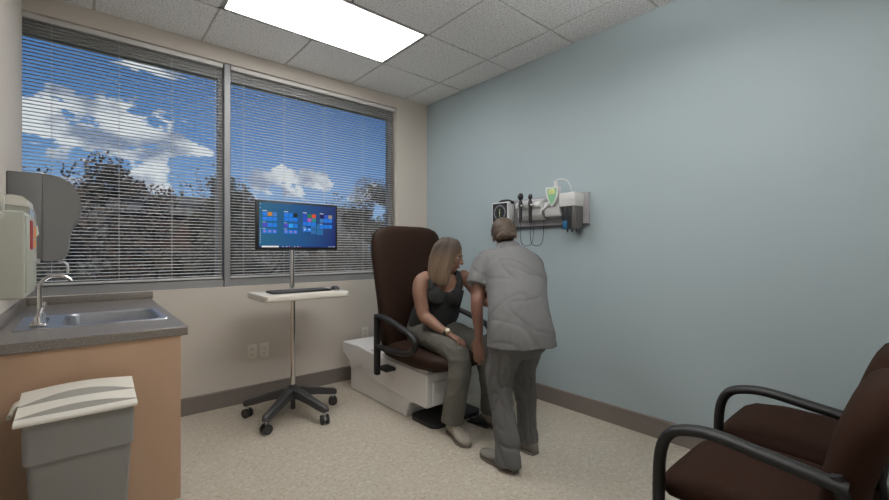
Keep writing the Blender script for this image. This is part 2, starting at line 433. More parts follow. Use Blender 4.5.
# worktop with sink cut-out
ct = MB(); zt, zb = .866, .828
O = [(XL + .001, CY), (CX, CY), (CX, -.001), (XL + .001, -.001)]
I = [(-2.985, -1.085), (-2.485, -1.085), (-2.485, -.655), (-2.985, -.655)]
O2 = O
ct.rings([[V((*p, zt)) for p in O], [V((*p, zt)) for p in I], [V((*p, zb)) for p in I], [V((*p, zb)) for p in O]], loop=True)
cto = ct.build('countertop', M['counter'], None, smooth=20)
bev = cto.modifiers.new('b', 'BEVEL'); bev.width = .004; bev.segments = 2; bev.limit_method = 'ANGLE'
tag(cto, 'speckled taupe stone-look countertop with low backsplash around the sink', 'countertop')
MB().box((XL + .001, -.02, zt), (CX + .012, -.001, .913), .002).build('backsplash', M['counter'], cto)
MB().box((XL + .001, CY + .01, zt), (XL + .02, -.021, .913), .002).build('backsplash', M['counter'], cto)
# sink
def rrect(x0, x1, y0, y1, r, z, n=5):
    P = []
    for cx, cy, a in ((x1 - r, y1 - r, 0), (x0 + r, y1 - r, 90), (x0 + r, y0 + r, 180), (x1 - r, y0 + r, 270)):
        for k in range(n + 1):
            q = math.radians(a + 90 * k / n); P.append(V((cx + r * math.cos(q), cy + r * math.sin(q), z)))
    return P
sk = MB()
X0, X1, S0, S1 = -3.0, -2.465, -1.108, -.635
bx0, bx1, by0, by1 = -2.845, -2.495, -1.075, -.665
sk.rings([rrect(X0, X1, S0, S1, .012, zt + .0005), rrect(X0 + .003, X1 - .003, S0 + .003, S1 - .003, .012, zt + .004),
          rrect(bx0 - .006, bx1 + .006, by0 - .006, by1 + .006, .06, zt + .004), rrect(bx0, bx1, by0, by1, .055, zt - .002),
          rrect(bx0 + .008, bx1 - .008, by0 + .008, by1 - .008, .05, zt - .12), rrect(bx0 + .03, bx1 - .03, by0 + .03, by1 - .03, .04, zt - .14),
          rrect(bx0 + .14, bx1 - .14, by0 + .14, by1 - .14, .03, zt - .143)], cap=False)
sk.quad(*rrect(bx0 + .14, bx1 - .14, by0 + .14, by1 - .14, .03, zt - .143, 1))
sink = sk.build('sink', M['steel'], None, smooth=35)
tag(sink, 'rectangular stainless steel drop-in sink set in the countertop', 'sink')
MB().cyl((-2.67, -.87, zt - .1425), (-2.67, -.87, zt - .138), .04, 24).build('drain', M['chrome'], sink)
# gooseneck tap
fx, fy, fz = -2.925, -.94, zt + .0045
tp = thing('gooseneck_faucet', 'chrome gooseneck faucet on the left deck of the sink', 'faucet', (fx, fy, fz))
MB().box((fx - .028, fy - .105, fz), (fx + .028, fy + .105, fz + .014), .01, 3).build('base_plate', M['chrome'], tp)
s = MB(); s.cyl((fx, fy, fz + .01), (fx, fy, fz + .045), .017, 20, .012)
arc = [(fx, fy, fz + .03), (fx, fy, fz + .162)]
R_ = .056
arc += [(fx + R_ - R_ * math.cos(a), fy, fz + .162 + R_ * .9 * math.sin(a)) for a in [PI * k / 14 for k in range(1, 13)]]
s.tube(arc, .0085, 14, side=(0, 1, 0)); s.build('spout', M['chrome'], tp)
for q in (-1, 1):
    hd = MB(); hy = fy + q * .08
    hd.cyl((fx, hy, fz + .01), (fx, hy, fz + .04), .02, 20, .013); hd.tube([(fx, hy, fz + .04), (fx + .003, hy, fz + .055), (fx + .012, hy + q * .012, fz + .085)], [.010, .007, .008], 12)
    hd.build('handle', M['chrome'], tp)

# ------------------------------------------------------------------ waste bin
bn = thing('waste_bin', 'slim grey waste bin with cream lid in front of the cabinet', 'waste bin', (-2.775, -1.55, 0))
x0, x1, y0, y1 = -2.925, -2.638, -1.665, -1.435
def ring4(x0, x1, y0, y1, z, r=.02): return rrect(x0, x1, y0, y1, r, z, 3)
b = MB(); b.rings([ring4(x0 + .035, x1 - .035, y0 + .03, y1 - .03, .002), ring4(x0 + .03, x1 - .03, y0 + .025, y1 - .025, .02), ring4(x0 + .010, x1 - .008, y0 + .008, y1 - .008, .52)])
b.build('body', M['bin'], bn)
b = MB(); b.rings([ring4(x0 + .002, x1 - .001, y0, y1, .515), ring4(x0, x1, y0 - .001, y1 + .001, .65)]); b.build('collar', M['bin'], bn)
m = MB(); rs = []; xa, xb = x0 - .026, x1 + .008
xa = x0 - .016
for i in range(17):
    t = i / 16; x = xa + (xb - xa) * t; a = math.sin(PI * t)
    rs.append([V((x, y0 - .014, .647)), V((x, y0 - .016, .655)), V((x, y0 - .012, .660)), V((x, y0 + .020, .663)), V((x, y0 + .024 - .004 * a, .663)), V((x, y0 + .026 + .008 * a, .664 + .017 * a)),
               V((x, y0 + .108, .674 + .010 * a)), V((x, y0 + .114 - .004 * a, .675 + .009 * a)), V((x, y0 + .116 + .010 * a, .677 + .028 * a)), V((x, y1 - .002, .696 + .012 * a)), V((x, y1 + .006, .690 + .008 * a)), V((x, y1 + .006, .647))])
m.rings(rs)
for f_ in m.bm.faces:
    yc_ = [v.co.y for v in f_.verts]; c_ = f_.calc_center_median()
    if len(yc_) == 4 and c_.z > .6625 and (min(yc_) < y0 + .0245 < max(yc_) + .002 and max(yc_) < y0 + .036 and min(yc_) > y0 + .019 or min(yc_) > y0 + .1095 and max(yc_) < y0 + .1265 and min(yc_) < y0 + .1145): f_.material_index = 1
ld = m.build('lid', [M['binlid'], mat('grey lid step shade', (0.34, 0.33, 0.30, 1), 0.5)], bn, smooth=25)  # second material puts the shade of the lid steps into their colour
m = MB(); m.tube(rib([(x0 - .004, y0 + .17, .676), (x0 - .026, y0 + .165, .667), (x0 - .040, y0 + .15, .638)]), [.055] * 13, 12, side=(0, 1, 0), flat=(1, .13)); m.build('lid_flap', M['binlid'], bn)

# ------------------------------------------------------------------ left wall dispensers
tw = thing('paper_towel_dispenser', 'large grey curved-front paper towel dispenser on the left wall', 'dispenser', (XL, -.5, 1.14))
ya, yb = -.66, -.36
MB().box((XL + .001, ya, 1.145), (XL + .125, yb, 1.577), .006).build('body', M['towelb'], tw)
prof = [(.125, 1.575), (.16, 1.572), (.205, 1.555), (.245, 1.515), (.266, 1.46), (.268, 1.41), (.255, 1.355), (.232, 1.31), (.222, 1.265), (.220, 1.215), (.208, 1.165), (.185, 1.145), (.125, 1.143)]
pp = rib([(XL + a, ya, b) for a, b in prof], 4)
m = MB(); m.poly([V(p) for p in pp], (0, yb - ya, 0)); cv = m.build('front_cover', M['towel'], tw)
m = MB(); m.tube(rib([(XL + .17, -.5, 1.15), (XL + .185, -.5, 1.138), (XL + .205, -.5, 1.13), (XL + .214, -.5, 1.11), (XL + .214, -.5, 1.075)]), .006, 8); tag(m.build('feed_lever', M['white'], tw), 'white bent feed lever')

sc = thing('sharps_cabinet', 'pale green metal sharps cabinet with red label on the left wall', 'sharps container', (XL, -1.64, 1.056))
m = MB(); m.box((XL + .001, -1.81, 1.056), (-2.904, -1.47, 1.311), .006, 3); m.build('body', M['sharps'], sc)
m = MB(); m.box((-2.905, -1.795, 1.072), (-2.9, -1.485, 1.298), .002); dr = m.build('door', M['sharps'], sc)
m = MB(); m.box((-2.9, -1.71, 1.20), (-2.8985, -1.63, 1.29)); m.build('warning_label', M['red'], dr)
m = MB(); m.box((-2.9, -1.575, 1.238), (-2.8985, -1.53, 1.275)); m.box((-2.9, -1.575, 1.205), (-2.8985, -1.53, 1.230)); m.build('caution_label', M['orange'], dr)
m = MB(); m.cyl((-2.901, -1.50, 1.16), (-2.89, -1.50, 1.16), .008, 16); m.build('lock', M['steel'], dr)

def soap(y0, y1, z0, z1, d, label, bodym, split):
    t = thing('soap_dispenser', label, 'dispenser', (XL, (y0 + y1) / 2, z0), 'soap dispensers on the left wall')
    m = MB(); m.box((XL + .001, y0, z0 + .05), (XL + .05, y1, z1), .008, 3); m.build('back_plate', M['cream'], t)
    pf = [(.02, z1), (.07, z1 - .002), (d - .015, z1 - .02), (d, z1 - .07), (d, split), (.03, split)]
    m = MB(); m.poly([V((XL + a, y0 + .004, b)) for a, b in rib2(pf)], (0, y1 - y0 - .008, 0)); m.build('cover', bodym, t)
    pf = [(.02, split), (d + .004, split), (d + .008, z0 + .06), (d - .01, z0 + .03), (.03, z0 + .02)]
    m = MB(); m.poly([V((XL + a, y0 + .012, b)) for a, b in rib2(pf)], (0, y1 - y0 - .024, 0)); m.build('push_bar', M['cream'], t)
    m = MB(); m.cyl((XL + .06, (y0 + y1) / 2, z0), (XL + .06, (y0 + y1) / 2, z0 + .03), .012, 12); m.build('nozzle', M['pblue'], t)
def rib2(p): return p
soap(-1.17, -1.06, 1.205, 1.415, .130, 'grey soap dispenser with cream push bar, beyond the sharps cabinet', M['towel'], 1.30)
soap(-2.14, -2.02, 1.225, 1.385, .128, 'soap dispenser cut off by the left edge of the photo', M['towel'], 1.29)
# glove box in holder just past the sharps cabinet
gb = thing('glove_dispenser', 'cream topped dispenser on the left wall, just above the sharps cabinet', 'dispenser', (XL, -1.32, 1.2))
m = MB(); m.poly([V((XL + a, -1.40, b)) for a, b in ((.001, 1.20), (.13, 1.20), (.13, 1.352), (.10, 1.358), (.075, 1.358), (.075, 1.29), (.001, 1.29))], (0, .17, 0)); m.build('box', M['sharps'], gb)
m = MB(); m.poly([V((XL + a, -1.405, b)) for a, b in ((.073, 1.359), (.132, 1.353), (.130, 1.376), (.115, 1.390), (.09, 1.394), (.073, 1.392))], (0, .18, 0)); m.build('hood', M['cream'], gb)
m = MB(); m.box((XL + .131, -1.39, 1.29), (XL + .135, -1.24, 1.346), .001); m.build('window', M['pblue'], gb)

# ------------------------------------------------------------------ outlets
def outlet(x, label, z=.39):
    t = thing('wall_outlet', label, 'outlet', (x, 0, z - .058), 'wall outlets under the window')
    MB().box((x - .036, -.006, z - .058), (x + .036, 0, z + .058), .003).build('cover_plate', M['tray'], t)
    for q in (-1, 1):
        m = MB(); m.mi = 0; m.cyl((x, -.008, z + q * .021), (x, -.005, z + q * .021), .017, 20); m.mi = 1
        for dx in (-.006, .006): m.box((x + dx - .0012, -.0086, z + q * .021 - .002), (x + dx + .0012, -.0078, z + q * .021 + .008))
        m.cyl((x, -.0086, z + q * .021 - .009), (x, -.0078, z + q * .021 - .009), .0025, 8)
        m.build('socket', [M['tray'], M['dark']], t)
outlet(-1.768, 'left of the two side-by-side wall outlets under the window')
outlet(-1.676, 'wall outlet nearest the cart pole, right of the side-by-side pair')
outlet(-.755, 'single wall outlet behind the exam chair base', .405)

# ------------------------------------------------------------------ computer cart
kx, ky = -1.63, -.50
ck = thing('computer_cart', 'rolling monitor stand with chrome pole and five-star castor base', 'cart', (kx, ky, 0))
m = MB(); m.cyl((kx, ky, .145), (kx, ky, .205), .046, 24, .040); m.cyl((kx, ky, .205), (kx, ky, .225), .034, 24, .026); m.build('hub', M['dark'], ck)
m = MB(); m.cyl((kx, ky, .05), (kx, ky, .15), .017, 16); m.build('hub_post', M['dark'], ck)
CA = []
for px_, py_ in ((-1.913, -.721), (-1.881, -.25), (-1.546, -.79), (-1.30, -.42), (-1.53, -.19)):
    a = math.atan2(py_ - ky, px_ - kx); CA.append(a)
CA = [math.radians(218), math.radians(146), math.radians(290), math.radians(2), math.radians(74)]
for a in CA:
    d = V((math.cos(a), math.sin(a), 0)); s_ = V((-d.y, d.x, 0)); c = V((kx, ky, 0)); Rr = .315
    rs = []
    for t, hw, zt_, zb_ in ((.02, .038, .205, .135), (.08, .034, .196, .138), (.18, .028, .168, .118), (.27, .026, .140, .095), (.325, .024, .128, .085), (.342, .014, .116, .090)):
        p = c + d * t
        rs.append([p + s_ * hw * .9 + V((0, 0, zt_ - .008)), p + s_ * hw * .5 + V((0, 0, zt_)), p - s_ * hw * .5 + V((0, 0, zt_)), p - s_ * hw * .9 + V((0, 0, zt_ - .008)), p - s_ * hw + V((0, 0, zb_)), p + s_ * hw + V((0, 0, zb_))])
    m = MB().rings(rs); lg = m.build('leg', M['dark'], ck, smooth=50)
    p = c + d * Rr; ax = V((math.cos(a + 1.1), math.sin(a + 1.1), 0))
    w_ = MB()
    for q in (-1, 1): w_.mi = 0; w_.cyl(p + ax * q * .010 + V((0, 0, .033)), p + ax * q * .025 + V((0, 0, .033)), .0325, 24)
    w_.mi = 1; w_.cyl(p - ax * .011 + V((0, 0, .033)), p + ax * .011 + V((0, 0, .033)), .012, 12); w_.cyl(p + V((0, 0, .045)), p + V((0, 0, .09)), .008, 10)
    rs = []
    for q in (-1, 1):
        w_.mi = 2; w_.cyl(p + ax * q * .0252 + V((0, 0, .033)), p + ax * q * .0262 + V((0, 0, .033)), .022, 20)
    w_.build('castor', [M['black'], M['steel'], M['dark']], lg)
m = MB(); m.cyl((kx, ky, .19), (kx, ky, .862), .017, 24); m.build('pole', M['chrome'], ck)
qx, qy = -1.579, -.345
m = MB(); m.cyl((qx, qy, .90), (qx, qy, 1.46), .0195, 24); m.cyl((qx, qy, .865), (qx, qy, .90), .008, 24, .0195); m.build('monitor_pole', M['chrome'], ck)
# tray
m = MB(); rs = [rrect(-1.895 + o, -1.285 - o, -.715 + o, -.315 - o, .03, z, 5) for z, o in ((.854, .008), (.862, .0), (.891, 0), (.896, .004))]
m.rings(rs); m.build('tray', M['tray'], ck, smooth=40)
m = MB(); m.box((kx - .05, -.56, .842), (kx + .05, -.36, .855), .003); m.build('tray_bracket', M['dark'], ck)
# monitor
mx0, mx1, mz0, mz1, my = -1.858, -1.236, 1.200, 1.555, -.405
mo = thing('monitor', 'widescreen monitor showing a blue tiled start screen, on the cart pole', 'monitor', (kx, my + .03, mz0))
m = MB(); m.box((mx0, my, mz0), (mx1, my + .028, mz1), .004); m.box((mx0 + .12, my + .028, mz0 + .06), (mx1 - .12, my + .036, mz1 - .06), .004); cs = m.build('housing', M['black'], mo)
MB().box((qx - .05, my + .035, 1.33), (qx + .05, my + .041, 1.43), .002).build('mount_bracket', M['dark'], mo)
sx0, sx1, sz0, sz1 = mx0 + .022, mx1 - .016, mz0 + .018, mz1 - .015
def screen_mat():
    m = bpy.data.materials.new('screen backdrop'); m.use_nodes = True
    N = m.node_tree.nodes; L = m.node_tree.links; b = N['Principled BSDF']
    b.inputs['Base Color'].default_value = (.01, .01, .012, 1); b.inputs['Roughness'].default_value = .25
    tc = N.new('ShaderNodeTexCoord'); sp = N.new('ShaderNodeSeparateXYZ'); L.new(tc.outputs['Generated'], sp.inputs[0])
    r = N.new('ShaderNodeValToRGB'); L.new(sp.outputs[0], r.inputs[0])
    e = r.color_ramp.elements; e[0].color = srgb(14, 100, 138); e[0].position = 0; e[1].color = srgb(24, 44, 108); e[1].position = 1
    e2 = r.color_ramp.elements.new(.5); e2.color = srgb(12, 84, 142)
    L.new(r.outputs[0], b.inputs['Emission Color']); b.inputs['Emission Strength'].default_value = 0.8
    return m
SM = [screen_mat()] + [emit('screen ' + n, c, .85) for n, c in (('blue tile', srgb(0, 120, 225)), ('white', srgb(240, 240, 240)), ('black tile', srgb(3, 3, 3)), ('orange photo', srgb(200, 130, 50)),
      ('slate tile', srgb(60, 120, 190)), ('purple tile', srgb(70, 70, 190)), ('cyan tile', srgb(30, 165, 245)), ('royal tile', srgb(25, 75, 190)), ('green tile', srgb(20, 125, 70)), ('red orange tile', srgb(225, 75, 30)),
      ('magenta tile', srgb(170, 80, 175)), ('teal tile', srgb(20, 140, 130)), ('navy tile', srgb(8, 10, 80)), ('tan tile', srgb(150, 140, 130)), ('taskbar', srgb(10, 50, 120)), ('glow panes', srgb(30, 105, 165)), ('pink', srgb(225, 120, 150)))]
sm = MB(); yy = my - .0008
sm.quad((sx0, yy, sz0), (sx1, yy, sz0), (sx1, yy, sz1), (sx0, yy, sz1))
def sq(u0, u1, v0, v1, mi, k=1):
    sm.mi = mi; X = lambda u: sx0 + (sx1 - sx0) * u; Z = lambda v: sz1 - (sz1 - sz0) * v; y = yy - .0003 * k
    sm.quad((X(u0), y, Z(v1)), (X(u1), y, Z(v1)), (X(u1), y, Z(v0)), (X(u0), y, Z(v0)))
def row(u, v, cols, w=.0545, hh=.088):
    for i, c in enumerate(cols):
        if c: sq(u + i * (w + .005), u + i * (w + .005) + w, v, v + hh, c)
sq(.65, .725, .46, .565, 16, .5); sq(.732, .82, .44, .565, 16, .5); sq(.65, .725, .575, .68, 16, .5); sq(.732, .82, .575, .70, 16, .5)
for u, R4 in ((.04, ((.21, (1, 4, 5)), (.32, (1, 1, 1)), (.455, (6, 1, 1)), (.60, (1, 1, 1)))), (.30, ((.21, (1, 1, 3)), (.31, (1, 1, 1)), (.455, (6, 7, 1)), (.595, (1, 1, 1)))),
              (.545, ((.21, (8, 9, 10)), (.305, (8, 11, 12)), (.40, (1, 1, 1)), (.54, (1, 1, 0)))), (.775, ((.21, (13, 8, 14)), (.305, (5, 1, 1)), (.45, (1, 1, 1))))):
    for v, c in R4: row(u, v, c)
    sq(u, u + .05, .178, .19, 2)
for u in (.055, .115, .175): sq(u, u + .02, .63, .66, 17, 2)
for u in (.315, .375, .435): sq(u, u + .02, .625, .655, 17, 2)
for u in (.56, .62): sq(u, u + .018, .565, .59, 2, 2)
for u, v in ((.04, .435), (.04, .58), (.30, .435), (.30, .575), (.545, .52), (.775, .43)): sq(u, u + .035, v, v + .008, 2)
for v in (.03, .12, .58, .63, .68, .73, .78, .83, .88): sq(.010, .018, v, v + .012, 2)
sq(0, 1, .967, 1, 15); sq(.03, .235, .967, 1, 2, 2)
for i, u in enumerate((.28, .31, .33, .36, .40, .43, .47, .50)): sq(u, u + .012, .975, .992, (2, 7, 2, 17, 9, 2, 2, 17)[i], 2)
for u in (.90, .93, .96, .975): sq(u, u + .01, .975, .992, 2, 2)
scr = sm.build('screen', SM, mo, smooth=None)
for k in range(9): pass
m = MB()
for k in range(8): m.cyl((mx1 - .33 + k * .02, my - .001, mz0 + .007), (mx1 - .33 + k * .02, my + .002, mz0 + .007), .0025, 8)
m.build('buttons', M['dark'], mo)
# keyboard + mouse
kb = thing('keyboard', 'black computer keyboard on the cream cart tray', 'keyboard', (-1.6, -.5, .897))
m = MB(); m.box((-1.812, -.615, .8972), (-1.385, -.470, .910), .004); m.build('case', M['black'], kb)
m = MB()
for r in range(6):
    for c in range(18):
        if r == 5 and 3 < c < 9: continue
        xx = -1.806 + c * .0230; y = -.608 + (5 - r) * .0220
        m.box((xx, y, .9085), (xx + .0195, y + .0178, .914), .002, 1)
m.box((-1.806 + 4 * .0230, -.608, .9085), (-1.806 + 9 * .0230 - .004, -.590, .914), .002, 1)
m.build('keys', M['dark'], kb)
ms = MB(); ms.ell((-1.325, -.545, .897), (.032, .052, .028), 24); 
for v in ms.bm.verts: v.co.z = max(v.co.z, .8972)
mo_ = ms.build('mouse', M['black'], None); tag(mo_, 'black computer mouse at the right end of the cart tray', 'mouse')
MB().cyl((-1.327, -.575, .918), (-1.323, -.575, .918), .009, 12).build('scroll_wheel', M['dark'], mo_)

# ------------------------------------------------------------------ exam chair
ex = thing('exam_chair', 'brown power exam chair on a white base, where the woman sits', 'exam chair', (-.77, -.75, 0))
exl, exr = -1.04, -.50
m = MB(); m.poly([V((exl + .012, a, b)) for a, b in ((-.235, .0), (-.235, .24), (-.20, .30), (-1.28, .30), (-1.28, .14), (-1.13, .12), (-1.09, .10), (-1.06, .05), (-1.06, 0))], (exr - exl - .024, 0, 0))
bs = m.build('base', M['exam'], ex); bv = bs.modifiers.new('b', 'BEVEL'); bv.width = .012; bv.segments = 3; bv.limit_method = 'ANGLE'
# upper housing, with curved apron along the side
side = [(-.125, .35), (-.105, .30), (-.14, .27), (-.20, .255), (-.235, .20), (-.245, .19), (-.30, .19), (-.32, .30)]
apr = [(-.11, .375), (-.10, .32), (-.13, .29), (-.20, .275), (-.24, .24), (-.255, .19), (-.30, .185), (-.42, .185)] 
curve = rib([(0, -.43, .24), (0, -.52, .185), (0, -.66, .165), (0, -.85, .145), (0, -1.02, .135), (0, -1.31, .13)], 4)
m = MB(); pts = [(-.115, .392), (-.10, .37), (-.115, .30), (-.17, .275), (-.225, .24), (-.245, .19), (-.32, .185), (-.335, .2)]
pts += [(p.y, p.z) for p in curve] + [(-1.315, .14), (-1.315, .36), (-.6, .38), (-.4, .40)]
m.poly([V((exl, a, b)) for a, b in pts], (exr - exl, 0, 0))
hs = m.build('housing', M['exam'], ex); bv = hs.modifiers.new('b', 'BEVEL'); bv.width = .010; bv.segments = 3; bv.limit_method = 'ANGLE'
m = MB(); m.box((exl + .05, -1.326, .145), (exr - .02, -1.30, .30), .006); dw = m.build('drawer', M['exam'], ex)
m = MB(); m.box((-.90, -1.331, .215), (-.66, -1.325, .262), .006); m.build('handle_recess', M['exam'], dw)
m = MB(); m.box((exl + .02, -1.30, .355), (exr - .02, -.55, .40), .01); m.build('seat_frame', M['exam'], ex)
# foot plate, black
m = MB(); m.rings([rrect(-1.02, -.56, -1.37, -1.08, .06, z, 6) for z in (.001, .028)]); m.build('floor_plate', M['black'], ex)
# seat and back cushions
def pillow(rows, n=22):
    """rows: (center, half width, half thickness, normal) superellipse sections"""
    rs = []
    for c, hw, ht, nn in rows:
        c = V(c); nn = V(nn).normalized(); r = []
        for k in range(n):
            q = 2 * PI * k / n; cs, sn = math.cos(q), math.sin(q)
            r.append(c + V((1, 0, 0)) * hw * math.copysign(abs(cs) ** .45, cs) + nn * ht * math.copysign(abs(sn) ** .7, sn))
        rs.append(r)
    return MB().rings(rs)
ecx = -.77
rows = [((ecx, -1.50, .45), .14, .012, (0, .5, 1)), ((ecx, -1.49, .452), .21, .03, (0, .3, 1)), ((ecx, -1.455, .452), .265, .052, (0, .15, 1)), ((ecx, -1.36, .438), .295, .065, (0, .05, 1)), ((ecx, -1.2, .430), .305, .068, (0, 0, 1)), ((ecx, -1.0, .435), .305, .066, (0, 0, 1)), ((ecx, -.85, .44), .30, .06, (0, 0, 1)), ((ecx, -.76, .45), .28, .03, (0, 0, 1))]
pillow(rows).build('seat', M['brown'], ex, smooth=60)
rows = []
for z, y, hw, ht in ((.40, -.79, .22, .03), (.42, -.79, .265, .055), (.50, -.785, .285, .07), (.65, -.775, .295, .07), (.80, -.765, .305, .065), (1.0, -.745, .325, .06), (1.15, -.73, .338, .06), (1.26, -.72, .335, .058), (1.32, -.715, .318, .054), (1.355, -.712, .285, .048), (1.378, -.71, .23, .038), (1.388, -.709, .16, .022), (1.391, -.709, .08, .006)):
    rows.append(((ecx, y, z), hw, ht, (0, -1, .07)))
pillow(rows).build('backrest', M['brown'], ex, smooth=60)
for q in (-1, 1):
    X = ecx + q * .355
    loop = rib([(X, -.825, .70), (X, -.90, .708), (X, -1.02, .690), (X, -1.16, .655), (X, -1.255, .628), (X, -1.30, .59), (X, -1.29, .54), (X, -1.22, .50), (X, -1.08, .485), (X, -.95, .482), (X, -.825, .485)], 5)
    m = MB(); m.tube(loop, [.021] * len(loop), 12, side=(1, 0, 0), flat=(1.25, .95)); 
    m.box((X - .020, -.852, .27), (X + .020, -.805, .722), .012, 3); 
    m.build('armrest', M['armb'], ex, smooth=50)
    m = MB(); m.box((min(X, ecx + q * .25), -.95, .31), (max(X, ecx + q * .25), -.82, .335), .008); m.build('arm_bracket', M['armb'], ex)
# foot pedal
pd = MB(); c = V((-.64, -1.545, 0))
pd.box((-.15, -.085, .001), (.15, .085, .012), .005, mtx=Matrix.Translation((-.60, -1.47, 0)) @ Matrix.Rotation(.15, 4, 'Z'))
fp = pd.build('foot_pedal', M['black'], None); tag(fp, 'low black foot control on the floor between the exam chair and the nurse', 'foot pedal')
MB().box((-.13, -.035, .012), (.10, .03, .045), .010, 3, mtx=Matrix.Translation((-.60, -1.47, 0)) @ Matrix.Rotation(.15, 4, 'Z')).build('treadle', M['dark'], fp)
MB().tube(rib([(-.72, -1.46, .02), (-.75, -1.42, .035), (-.76, -1.36, .03), (-.76, -1.30, .05)]), .005, 8).build('cable', M['dark'], fp)

# ------------------------------------------------------------------ guest chairs
def guest_chair(label, cx):
    t = thing('guest_chair', label, 'chair', (cx, -3.2, 0), 'brown waiting chairs beside the blue wall')
    L_, R_ = cx - .27, cx + .27
    rows = [((cx, -2.925, .425), .17, .006, (0, 0, 1)), ((cx, -2.93, .425), .215, .028, (0, 0, 1)), ((cx, -2.965, .43), .248, .04, (0, 0, 1)), ((cx, -3.07, .438), .262, .045, (0, 0, 1)), ((cx, -3.22, .436), .262, .045, (0, 0, 1)), ((cx, -3.36, .43), .255, .042, (0, 0, 1)), ((cx, -3.41, .43), .235, .02, (0, 0, 1))]
    pillow(rows).build('seat', M['gbrown'], t, smooth=60)
    rows = []
    for z, y, hw, ht in ((.39, -3.35, .20, .018), (.41, -3.345, .235, .035), (.50, -3.335, .258, .048), (.60, -3.345, .264, .052), (.70, -3.365, .264, .055), (.76, -3.382, .258, .056), (.80, -3.395, .245, .054), (.835, -3.405, .215, .046), (.855, -3.412, .17, .032), (.865, -3.416, .10, .014), (.867, -3.417, .04, .004)):
        rows.append(((cx, y - .018 - .035 * (z - .4), z - (z - .4) * .035), hw, ht, (0, 1, .25)))
    pillow(rows).build('backrest', M['gbrown'], t, smooth=60)
    m = MB()
    pth = rib([(L_, -2.945, .02), (L_, -2.945, .20), (L_, -2.945, .42), (L_, -2.952, .56), (L_, -2.985, .627), (L_, -3.05, .652), (L_, -3.12, .655), (L_, -3.22, .642), (L_, -3.33, .628), (L_, -3.385, .62)], 5)
    m.tube(pth, .021, 12, side=(1, 0, 0), flat=(1.25, .8)); m.build('armrest', M['armb'], t, smooth=50)
    m = MB(); m.tube([(L_, -3.36, .645), (L_, -3.375, .60), (L_, -3.42, .35), (L_, -3.50, .012)], .0155, 12); m.build('leg', M['armb'], t)
    m = MB(); m.tube([(R_ - .03, -3.40, .56), (R_ - .03, -3.42, .35), (R_ - .03, -3.50, .012)], .0145, 12); m.build('leg', M['armb'], t)
    m = MB(); m.tube([(R_ - .03, -2.985, .40), (R_ - .03, -2.975, .012)], .0145, 12); m.build('leg', M['armb'], t)
    m = MB(); 
    for x in (L_ + .01, R_ - .03): m.box((x - .011, -3.42, .372), (x + .011, -2.97, .394), .003)
    for y in (-3.0, -3.40): m.box((L_, y - .011, .37), (R_ - .03, y + .011, .39), .003)
    m.build('seat_frame', M['armb'], t)
    for x, y in ((L_, -2.945), (L_, -3.50), (R_ - .03, -3.50), (R_ - .03, -2.975)):
        MB().cyl((x, y, 0), (x, y, .022), .019, 16, .017).build('foot_glide', M['black'], t)
    return t
guest_chair('brown guest chair nearest the viewer, its black arm in front', -1.105)
guest_chair('brown guest chair behind the nearer one, closer to the blue wall', -.53)

# ------------------------------------------------------------------ instrument rail on the blue wall
pl_ = MB(); pl_.box((-.022, -1.905, 1.385), (0, -1.03, 1.62), .003); rail = pl_.build('instrument_rail', M['panel'], None)
tag(rail, 'grey horizontal mounting rail on the blue wall holding diagnostic instruments', 'wall rail')
MB().box((-.026, -1.905, 1.38), (0, -1.03, 1.392), .002).build('lower_edge', M['dark'], rail)
# aneroid gauge
ga = thing('blood_pressure_gauge', 'square black-faced blood pressure gauge at the left end of the wall rail', 'blood pressure gauge', (-.1, -1.13, 1.42))
m = MB(); m.box((-.12, -1.235, 1.425), (-.085, -1.05, 1.60), .008, 3); m.build('bezel', M['white'], ga)
m = MB(); m.box((-.085, -1.22, 1.44), (-.022, -1.09, 1.585), .005); m.build('housing', M['white'], ga)
m = MB(); yc, zc = -1.1425, 1.5125; xf = -.1205
m.mi = 0; m.box((xf - .0005, yc - .080, zc - .078), (xf + .004, yc + .080, zc + .078), .001); m.mi = 1
for k in range(30):
    a = math.radians(-60 + 300 * k / 29) ; r0, r1 = (.050, .066) if k % 3 == 0 else (.056, .066)
    d = V((0, -math.cos(a), math.sin(a))); s_ = V((0, -d.z, d.y)) * .0018
    p0 = V((xf - .0012, yc, zc)) + d * r0; p1 = V((xf - .0012, yc, zc)) + d * r1
    m.quad(p0 - s_, p1 - s_, p1 + s_, p0 + s_)
dl = m.build('dial', [M['black'], M['white']], ga, smooth=None)
MB().box((xf - .003, yc - .002, zc - .035), (xf - .0015, yc + .002, zc + .03)).build('needle', M['lcd'], dl)
m = MB(); m.cyl((xf - .004, yc, zc), (xf - .001, yc, zc), .006, 12); m.build('needle_hub', M['lcd'], dl)
cf = thing('pressure_cuff', 'black blood pressure cuff and bulb hanging behind the square gauge', 'blood pressure cuff', (-.06, -1.05, 1.3))
m = MB(); m.tube(rib([(-.05, -1.08, 1.60), (-.05, -1.12, 1.618), (-.05, -1.18, 1.618), (-.05, -1.22, 1.60)]), .014, 10, side=(1, 0, 0), flat=(2.2, .7)); m.build('cuff', M['black'], cf)
m = MB(); m.ell((-.085, -1.035, 1.36), (.02, .02, .038), 16); m.cyl((-.085, -1.035, 1.39), (-.085, -1.035, 1.42), .008, 10); m.ell((-.085, -1.03, 1.335), (.012, .018, .02), 10); m.build('bulb', M['black'], cf)
pth = [V((-.085 + .006 * math.cos(k * .9), -1.035 - .02 + .022 * math.sin(k * .9), 1.42 - k * .0022)) for k in range(40)]
m = MB(); m.tube(pth, .0035, 6); m.build('coiled_hose', M['black'], cf)
